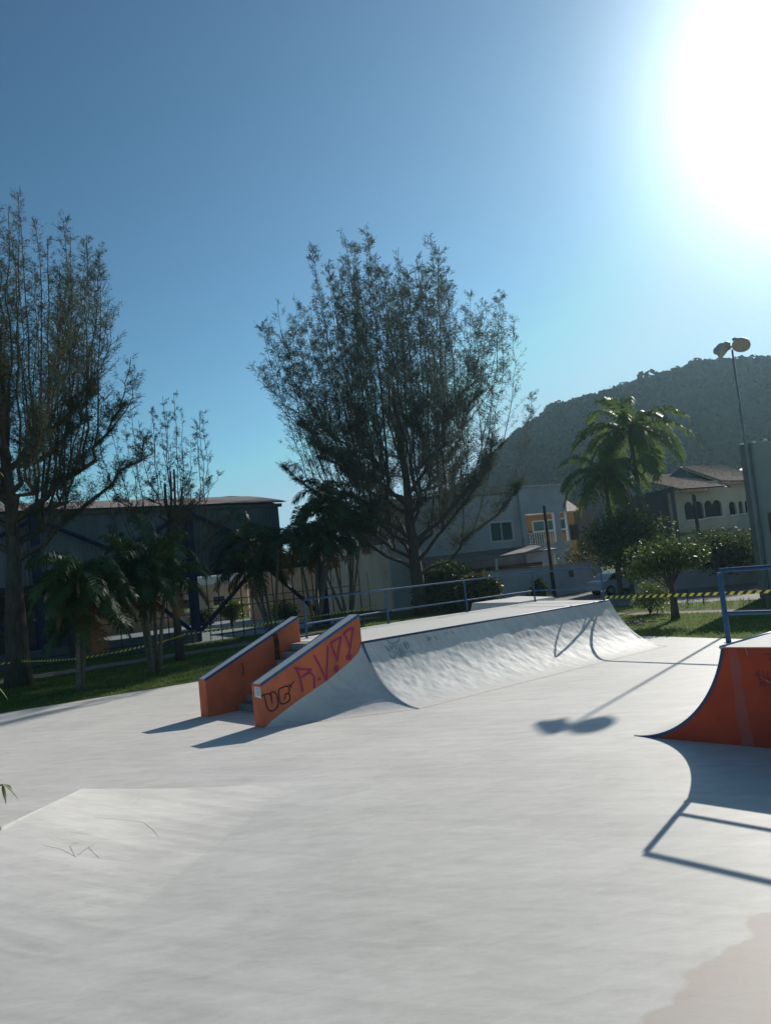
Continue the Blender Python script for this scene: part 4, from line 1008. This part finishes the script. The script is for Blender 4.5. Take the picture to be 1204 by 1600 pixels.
# beige house with tiled roofs
YB = 54.0
bh = empty('house', at(1110, 830, YB), 'beige house with clay tile roofs, arched windows and balusters', 'house')
B0 = at(1057, 850, YB); B1 = at(1240, 840, YB + 4)
def bx(x): 
    best = None; d = (V((B1.x, B1.y, 0)) - V((B0.x, B0.y, 0))); L = d.length; d.normalize()
    for k in range(0, 400):
        p = V((B0.x, B0.y, 5)) + d * k * .04; v = p - V((0, 0, H)); s = 602 + F * v.dot(RT) / v.dot(fw)
        if best is None or abs(s - x) < best[0]: best = (abs(s - x), k * .04)
    return best[1]
bd = (V((B1.x, B1.y, 0)) - V((B0.x, B0.y, 0))).normalized(); bn = V((-bd.y, bd.x, 0))
def Bh(a, d, z): return V((B0.x, B0.y, 0)) + bd * a + bn * d + V((0, 0, z))
def bz(x, y, a): p = Bh(a, 0, 0); r = ray(x, y); return H + r.z * p.y / r.y
holes = []
for x0, x1, yt, yb in ((1070, 1099, 783, 811), (1101, 1128, 781, 807), (1139, 1150, 783, 804), (1154, 1161, 782, 802), (1164, 1170, 781, 801)):
    a0, a1 = bx(x0), bx(x1); holes.append((a0, a1, bz((x0 + x1) / 2, yb, a0), bz((x0 + x1) / 2, yt, a0)))
zE = bz(1090, 766, 2)
facade(bh, 'wall', Bh(0, 0, 0), Bh(16, 0, 0), 0, zE, .3, M['beige'], holes)
for k, (a0, a1, z0, z1) in enumerate(holes):
    b = MB(); b.box(Bh((a0 + a1) / 2, .2, (z0 + z1) / 2), (a1 - a0 + .02, .04, z1 - z0 + .02), bd)
    wo = b.build('window', M['dglass'], bh)
    b = MB()
    na = 2 if k < 2 else 1; ww = (a1 - a0) / na     # arched spandrels fill the top corners
    for i in range(na):
        cx = a0 + ww * (i + .5); R_ = ww / 2
        for sg in (-1, 1):
            pts = [Bh(cx + sg * R_, -.004, z1 - .38)] + [Bh(cx + sg * R_ * math.cos(t * math.pi / 12), -.004, z1 - .38 + .38 * math.sin(t * math.pi / 12)) for t in range(1, 7)] + [Bh(cx + sg * R_, -.004, z1)]
            b.face(pts if sg > 0 else pts[::-1])
            b.face([p + bn * .12 for p in pts])
    b.build('arch', M['beige'], wo)
    b = MB(); b.box(Bh((a0 + a1) / 2, -.05, z0 - .05), (a1 - a0 + .15, .16, .08), bd); b.build('sill', M['white'], wo)
aB0, aB1 = bx(1136), 15.5; zb0 = bz(1150, 826, aB0)
b = MB(); b.box(Bh((aB0 + aB1) / 2, -1.0, zb0), (aB1 - aB0, 2.0, .28), bd); b.build('balcony_slab', M['white'], bh)
b = MB(); b.box(Bh((aB0 + aB1) / 2, -1.9, zb0 + 1.12), (aB1 - aB0, .2, .12), bd)
k = 0
while aB0 + .15 + k * .33 < aB1:
    c = Bh(aB0 + .15 + k * .33, -1.9, 0); b.tube([c + V((0, 0, zb0 + .14 + z)) for z in (0, .1, .3, .5, .75, .92)], [.09, .05, .10, .08, .045, .08], 8); k += 1
b.build('balustrade', M['white'], bh)
b = MB(); b.box(Bh(3.2, -.08, bz(1090, 832, 2)), (6.4, .2, .16), bd); b.build('string_course', M['column'], bh)
for a in (aB0 + .2, aB0 + 3.0, aB0 + 6):
    b = MB(); b.box(Bh(a, -1.9, 1.6 + 0), (.3, .3, zb0 * 2 - 3.5 if False else 3.0), bd); b.build('pillar', M['beige'], bh)
S1 = at(975, 845, YB + 9); zS = at(1015, 770, YB + 4).z
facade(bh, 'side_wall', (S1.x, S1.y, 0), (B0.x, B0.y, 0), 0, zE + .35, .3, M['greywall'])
def tileroof(name, quad, parent, m='tile', nt_=26, nc=14):     # quad: eaveL, eaveR, ridgeR, ridgeL
    a, b_, c, d = [V(p) for p in quad]; mb = MB(); nrm = (b_ - a).cross(d - a).normalized()
    if nrm.z < 0: nrm = -nrm
    rows = []
    for j in range(nc):
        for s in (0, .96):
            t = (j + s) / nc; lift = .055 if s == 0 else 0.0; r = []
            for i in range(nt_ * 4 + 1):
                f = i / (nt_ * 4); p = a.lerp(b_, f).lerp(d.lerp(c, f), t); r.append(p + nrm * (lift + .045 * abs(math.sin(f * nt_ * math.pi))))
            rows.append(r)
    mb.grid(rows); mb.hexa([p - nrm * .16 for p in (a, b_, c, d)], [p - nrm * .02 for p in (a, b_, c, d)]); return mb.build(name, M[m], parent)
# lower roof: from left verge toward the front eave
tileroof('roof', [at(1065, 765, YB - .9), at(1136, 760, YB + .2), at(1062, 741, YB + 6.5), at(968, 744, YB + 7.5)], bh)
tileroof('roof', [at(1128, 752, YB + 1.2), at(1215, 752, YB + 1.6), at(1125, 727, YB + 6), at(1062, 729, YB + 6)], bh)
# gable walls that close the space under the roofs
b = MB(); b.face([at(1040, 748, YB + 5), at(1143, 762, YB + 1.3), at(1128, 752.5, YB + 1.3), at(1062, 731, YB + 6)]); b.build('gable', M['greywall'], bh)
b = MB(); b.face([Bh(3.2, .02, zE), Bh(16, .02, zE), Bh(16, .02, zE + .9), Bh(3.6, .02, zE + .62)]); b.build('gable', M['beige'], bh)
# another roof peeking by the grey building
b = MB(); P_ = [at(1140, 744, 66), at(1175, 747, 66), at(1175, 732, 70), at(1160, 733, 70)]; b.hexa(P_, [p + V((0, 0, .15)) for p in P_]); rf = b.build('roof_peak', M['tile'], bh)
# houses' yard walls by the street
yw = empty('garden_wall', at(1090, 900, 50), 'shaded blue-grey yard wall with iron gate bars below the beige house', 'wall')
Y0 = at(985, 905, 51); Y1 = at(1200, 890, 49)
facade(yw, 'wall', (Y0.x, Y0.y, 0), (Y1.x, Y1.y, 0), 0, 1.35, .2, M['whitewall'])
b = MB(); dd = V((Y1.x - Y0.x, Y1.y - Y0.y, 0)); Ly = dd.length; dd.normalize()
for k in range(int(Ly / .16)): b.box(V((Y0.x, Y0.y, 1.8)) + dd * k * .16, (.025, .025, .9), dd)
b.box(V((Y0.x, Y0.y, 2.24)) + dd * Ly / 2, (Ly, .04, .04), dd); b.build('iron_bars', M['iron'], yw)

# grey building at right edge
gb = empty('building', (17.6, 37.4, 0), 'plain grey walled building with a capped parapet at the right edge', 'building')
gd = V((.80, -.60, 0)).normalized(); gnn = V((.60, .80, 0)).normalized()
Ga = V((17.6, 37.4, 0))
b = MB(); b.prism([tuple((Ga + gd * .3)[:2]), tuple((Ga + gd * 12)[:2]), tuple((Ga + gd * 12 + gnn * 12)[:2]), tuple((Ga + gd * .3 + gnn * 12)[:2])], 0, 7.40); b.build('wall', M['metalbld'], gb)
b = MB(); b.prism([tuple((Ga - gnn * .25)[:2]), tuple((Ga + gd * .45 - gnn * .25)[:2]), tuple((Ga + gd * .45 + gnn * .2)[:2]), tuple((Ga + gnn * .2)[:2])], 0, 7.42); b.build('corner_column', M['column'], gb)
b = MB(); b.box(Ga + gd * 3.6 - gnn * .03 + V((0, 0, 2.0)), (5.6, .05, 4.0), gd); b.build('dark_door', M['brownwall'], gb)
b = MB()
for k in range(22): b.sphere(Ga + gd * (.1 + k * .52) - gnn * .05 + V((0, 0, 7.47)), (.12, .12, .06), 8, 5)
b.build('parapet_caps', M['white'], gb, smooth=True)

# ------------------------------------------------------------------ floodlight
Lb = V((14.62, 30.6, 0)); Lt = Lb + V((0, 0, 10.55))
fl = empty('street_lamp', Lb, 'tall thin pole with a cluster of round floodlights above the hill', 'street lamp')
b = MB(); b.tube([Lb, Lb + V((0, 0, 5)), Lt], [.07, .055, .038], 10); b.build('pole', M['pole'], fl, smooth=True)
b = MB(); b.tube([Lt + V((-.62, -.05, .02)), Lt + V((0, 0, .12)), Lt + V((.62, .05, .05))], .035, 8); b.build('crossarm', M['pole'], fl)
for (dx, dy, dz, tx, ty) in ((-.46, -.22, .0, -.75, -.5), (-.30, .24, .16, -.5, .45), (.28, -.24, .12, .45, -.5), (.46, .22, .30, .75, .45)):
    c = Lt + V((dx, dy, dz)); mb = MB(); ml = MB()
    rot = Matrix.Rotation(tx, 3, 'Y') @ Matrix.Rotation(ty, 3, 'X')
    rows = []
    for (rr_, zz) in ((.0, .20), (.10, .195), (.16, .15), (.20, .12), (.32, .05), (.345, -.02), (.345, -.08)):
        rows.append([c + rot @ V((rr_ * math.cos(a * math.pi / 12), rr_ * math.sin(a * math.pi / 12), zz)) for a in range(25)])
    mb.grid(rows); hd = mb.build('lamp_head', M['lamp'], fl, smooth=True)
    ml.face([c + rot @ V((.34 * math.cos(a * math.pi / 12), .34 * math.sin(a * math.pi / 12), -.06)) for a in range(24)]); ml.build('lens', M['lens'], hd)
    b = MB(); b.tube([Lt + V((dx * .2, 0, .06)), c + rot @ V((0, 0, .12))], .06, 6); b.build('lamp_arm', M['pole'], fl)

# utility poles
for (x, yb, yt, Y, lb) in ((857, 905, 790, 57.5, 'dark wooden pole in front of the white house veranda'), (1087, 850, 772, 51.5, 'short dark pole before the beige house windows')):
    p = at(x + 6, yb, Y); zt_ = at(x - 3, yt, Y).z; o = empty('utility_pole', (p.x, p.y, 0), lb, 'pole')
    b = MB(); b.tube([(p.x, p.y, 0), (p.x, p.y, zt_)], [.15, .11], 8); b.build('pole', M['wood'], o)
    b = MB(); b.box((p.x, p.y - .16, zt_ - .3), (.1, .14, .35)); b.build('insulator', M['iron'], o)
# small stakes along the street verge
for k, (x, Y) in enumerate(((1073, 36), (1098, 35.5))):
    p = at(x, 935, Y); b = MB(); b.tube([(p.x, p.y, -.05), (p.x + .02, p.y, .78)], [.03, .025], 6); b.tube([(p.x - .05, p.y, .6), (p.x + .08, p.y, .62)], .015, 5)
    tag(b.build('stake', M['wood']), ('thin dark stake in the verge just right of the small round tree', 'thin dark stake in the verge nearest the near blue railing')[k], 'stake', 'stakes in the verge')

# parked car
pc = at(965, 915, 53); pc.z = 0
car = empty('parked_car', pc, 'silver car parked behind the shrubs beside the white garden wall', 'car')
cu = V((.93, .36, 0)).normalized(); cv = V((-cu.y, cu.x, 0))
def Cp(a, d, z): return pc + cu * a + cv * d + V((0, 0, z))
prf = [(-2.0, .35), (-2.05, .75), (-1.85, .95), (-1.45, 1.0), (-1.0, 1.42), (-.4, 1.50), (.5, 1.48), (1.15, 1.02), (1.95, .88), (2.08, .65), (2.05, .33)]
b = MB(); b.hexa([Cp(a, -.82, z) for a, z in prf], [Cp(a, .82, z) for a, z in prf]); b.build('body', M['carpaint'], car, bevel=.05)
for pts in ([(-1.3, 1.02), (-.93, 1.36), (-.12, 1.41), (-.12, 1.02)], [(-.04, 1.02), (-.04, 1.41), (.45, 1.39), (.95, 1.04)]):
    for s in (-.835, .835):
        b = MB(); b.face([Cp(a, s, z) for a, z in pts]); b.build('window', M['dglass'], car)
for a in (-1.25, 1.3):
    for s in (-.78, .78):
        b = MB(); b.tube([Cp(a, s - .1, .32), Cp(a, s + .1, .32)], .32, 18); wl = b.build('wheel', M['rubber'], car)
        b = MB(); b.tube([Cp(a, s - .106, .32), Cp(a, s + .106, .32)], .19, 14); b.build('rim', M['pole'], wl)
for s in (-.6, .6):
    b = MB(); b.sphere(Cp(2.02, s, .68), (.09, .14, .09), 8, 6); b.build('headlight', M['glass'], car)

# ------------------------------------------------------------------ people in the court
def person(p, hgt, heading, pose, label, shirt):
    J = {'pelvis': (0, 0, .93), 'chest': (0, .02, 1.25), 'neck': (0, .03, 1.45), 'head': (0, .05, 1.56), 'top': (0, .05, 1.70)}
    st_, ar = pose
    for s, n in ((1, 'l'), (-1, 'r')):
        k = s * st_; J['hip' + n] = (s * .09, 0, .88); J['kn' + n] = (s * .10, .22 * k + .05, .50); J['an' + n] = (s * .11, .40 * k - .02, .09 + max(0, -k) * .10); J['to' + n] = (s * .12, .40 * k + .14, .04 + max(0, -k) * .05)
        J['sh' + n] = (s * .18, .02, 1.38); J['el' + n] = (s * .25, -.16 * k + .02, 1.10 + ar * .12); J['wr' + n] = (s * .26, -.20 * k + .16, .90 + ar * .35); J['fi' + n] = (s * .25, -.20 * k + .25, .83 + ar * .42)
    names = list(J); idx = {n: i for i, n in enumerate(names)}
    E = [('pelvis', 'chest'), ('chest', 'neck'), ('neck', 'head'), ('head', 'top')]
    for n in 'lr': E += [('pelvis', 'hip' + n), ('hip' + n, 'kn' + n), ('kn' + n, 'an' + n), ('an' + n, 'to' + n), ('chest', 'sh' + n), ('sh' + n, 'el' + n), ('el' + n, 'wr' + n), ('wr' + n, 'fi' + n)]
    R_ = {'pelvis': .14, 'chest': .145, 'neck': .055, 'head': .095, 'top': .075, 'hip': .09, 'kn': .062, 'an': .042, 'to': .038, 'sh': .062, 'el': .044, 'wr': .032, 'fi': .03}
    me = bpy.data.meshes.new('person'); sc_ = hgt / 1.72
    me.from_pydata([V(J[n]) * sc_ for n in names], [(idx[a], idx[c]) for a, c in E], [])
    o = bpy.data.objects.new('person', me); col.objects.link(o)
    md = o.modifiers.new('s', 'SKIN'); sd = o.modifiers.new('u', 'SUBSURF'); sd.levels = 2; sd.render_levels = 2
    for n in names:
        r_ = R_.get(n, R_.get(n[:-1])) * sc_; me.skin_vertices[0].data[idx[n]].radius = (r_, r_)
    me.skin_vertices[0].data[0].use_root = True
    dg = bpy.context.evaluated_depsgraph_get(); m2 = bpy.data.meshes.new_from_object(o.evaluated_get(dg))
    o.modifiers.clear(); o.data = m2; m2.name = 'person'
    for k in ('skin', shirt, 'shorts'): m2.materials.append(M[k])
    for f in m2.polygons:
        z = f.center.z / sc_; x = abs(f.center.x) / sc_
        f.material_index = 2 if .48 < z < .98 and x < .22 else (1 if .98 <= z < 1.43 and not (z < 1.15 and x > .2) else (0 if z > .10 else 2))
        f.use_smooth = True
    hb = MB(); hb.sphere((0, -.01 * sc_, 1.60 * sc_), (.095 * sc_, .10 * sc_, .115 * sc_), 12, 8); hp_ = hb.build('hair', M['shorts'], None, smooth=True); hp_.parent = o
    o.location = p; o.rotation_euler.z = heading
    return tag(o, label, 'person')
for (x, y, hh, hd, ps, lb, shc) in ((181, 991, 1.65, 1.4, (.9, .3), 'person in dark clothes striding across the shaded court floor', 'shirt'),
                            (207, 986, 1.6, .5, (.3, .8), 'person in dark shirt standing left of the one in grey blue, in the court', 'shirt'),
                            (217, 984, 1.65, 2.6, (.5, .2), 'person in grey blue shirt nearest the blue column inside the court', 'shirt2'),
                            (128, 1001, 1.65, 2.0, (.35, .4), 'person in dark clothes behind the closest palm clump', 'shirt')):
    p = atz(x, y, 0); person(p, hh, hd, ps, lb, shc)

# ------------------------------------------------------------------ hills
def hill_h(x, y):
    # ridge profile read as elevation at distance about 300 m
    return 0
prof_px = [(-400, 972), (-200, 955), (0, 936), (150, 922), (300, 902), (480, 884), (560, 862), (620, 833), (680, 800), (740, 757), (800, 700), (860, 660), (930, 639), (1000, 618), (1060, 604), (1120, 596), (1204, 586), (1320, 560), (1500, 530), (1700, 500)]
rows = []; YH = 330; top = []
for k in range(401):
    x = -380 + k * 5.1
    for (xa, ya), (xb, yb) in zip(prof_px, prof_px[1:]):
        if xa <= x <= xb: y = ya + (yb - ya) * (x - xa) / (xb - xa); break
    else: y = 905
    p = at(x, y, YH); top.append(p)
b = MB(); nr = 46
for i in range(nr + 1):
    t = i / nr; r = []
    for k, p in enumerate(top):
        yy = 150 + (YH - 150) * t; z = max(-.5, p.z * (math.sin(t * math.pi / 2) ** 1.15))
        xx = p.x * (yy / YH) ** .35
        nzv = noise.noise(V((xx * .02, yy * .02, 4))) * 7 * t * (1 - t) * 2 + noise.noise(V((xx * .06, yy * .06, 8))) * 3 * t * (1 - t) * 2
        r.append(V((xx, yy, z + nzv)))
    rows.append(r)
b.grid(rows); b.grid([rows[-1], [V((p.x * 1.4, p.y + 160, -.5)) for p in rows[-1]]])
tag(b.build('hill', M['hill'], smooth=True), kind='structure')
# canopy of the wooded hill: many leaf clumps, one mass
ng = np.random.default_rng(5); Q = []
R_ = np.array([[tuple(p) for p in r] for r in rows])
nt_ = 12500
ii = np.clip((ng.random(nt_) ** .75) * nr, 0, nr - .01); kk = ng.random(nt_) * 399.9
edge = ng.random(nt_) < .05; ii[edge] = nr - ng.random(edge.sum()) * .5
i0 = ii.astype(int); k0 = kk.astype(int); fi = (ii - i0)[:, None]; fk = (kk - k0)[:, None]
C_ = R_[i0, k0] * (1 - fi) * (1 - fk) + R_[np.minimum(i0 + 1, nr), k0] * fi * (1 - fk) + R_[i0, k0 + 1] * (1 - fi) * fk + R_[np.minimum(i0 + 1, nr), k0 + 1] * fi * fk
S_ = ng.uniform(1.5, 3.6, nt_); S_[ng.random(nt_) < .03] *= 1.45
for c, s in zip(C_, S_):
    k = 30; v = ng.normal(size=(k, 3)); v /= np.linalg.norm(v, axis=1, keepdims=True); v[:, 2] = np.abs(v[:, 2]) * .8
    P = c[None] + np.array((0, 0, s * .5))[None] + v * s * ng.uniform(.75, 1.05, (k, 1))
    Nn = v + ng.normal(0, .22, v.shape); Nn /= np.linalg.norm(Nn, axis=1, keepdims=True)
    a = np.cross(Nn, ng.normal(size=v.shape)); a /= np.linalg.norm(a, axis=1, keepdims=True); b2 = np.cross(Nn, a); w_ = s * .27
    Q.append(np.stack([P - a * w_, P - b2 * w_ * .8, P + a * w_, P + b2 * w_ * .8], 1))
tag(leafmesh('hill_forest', np.concatenate(Q), M['hilltree']), kind='stuff')

# ------------------------------------------------------------------ haze
hz = MB(); hz.box((20, 150, 69), (1300, 800, 142))
hm = bpy.data.materials.new('haze'); hm.use_nodes = True; hn_ = hm.node_tree; hn_.nodes.clear()
pv = hn_.nodes.new('ShaderNodeVolumePrincipled'); ho = hn_.nodes.new('ShaderNodeOutputMaterial')
pv.inputs['Color'].default_value = (.50, .80, 1, 1); pv.inputs['Density'].default_value = .00025; pv.inputs['Anisotropy'].default_value = .55
hn_.links.new(pv.outputs[0], ho.inputs['Volume'])
tag(hz.build('haze', hm), kind='stuff')
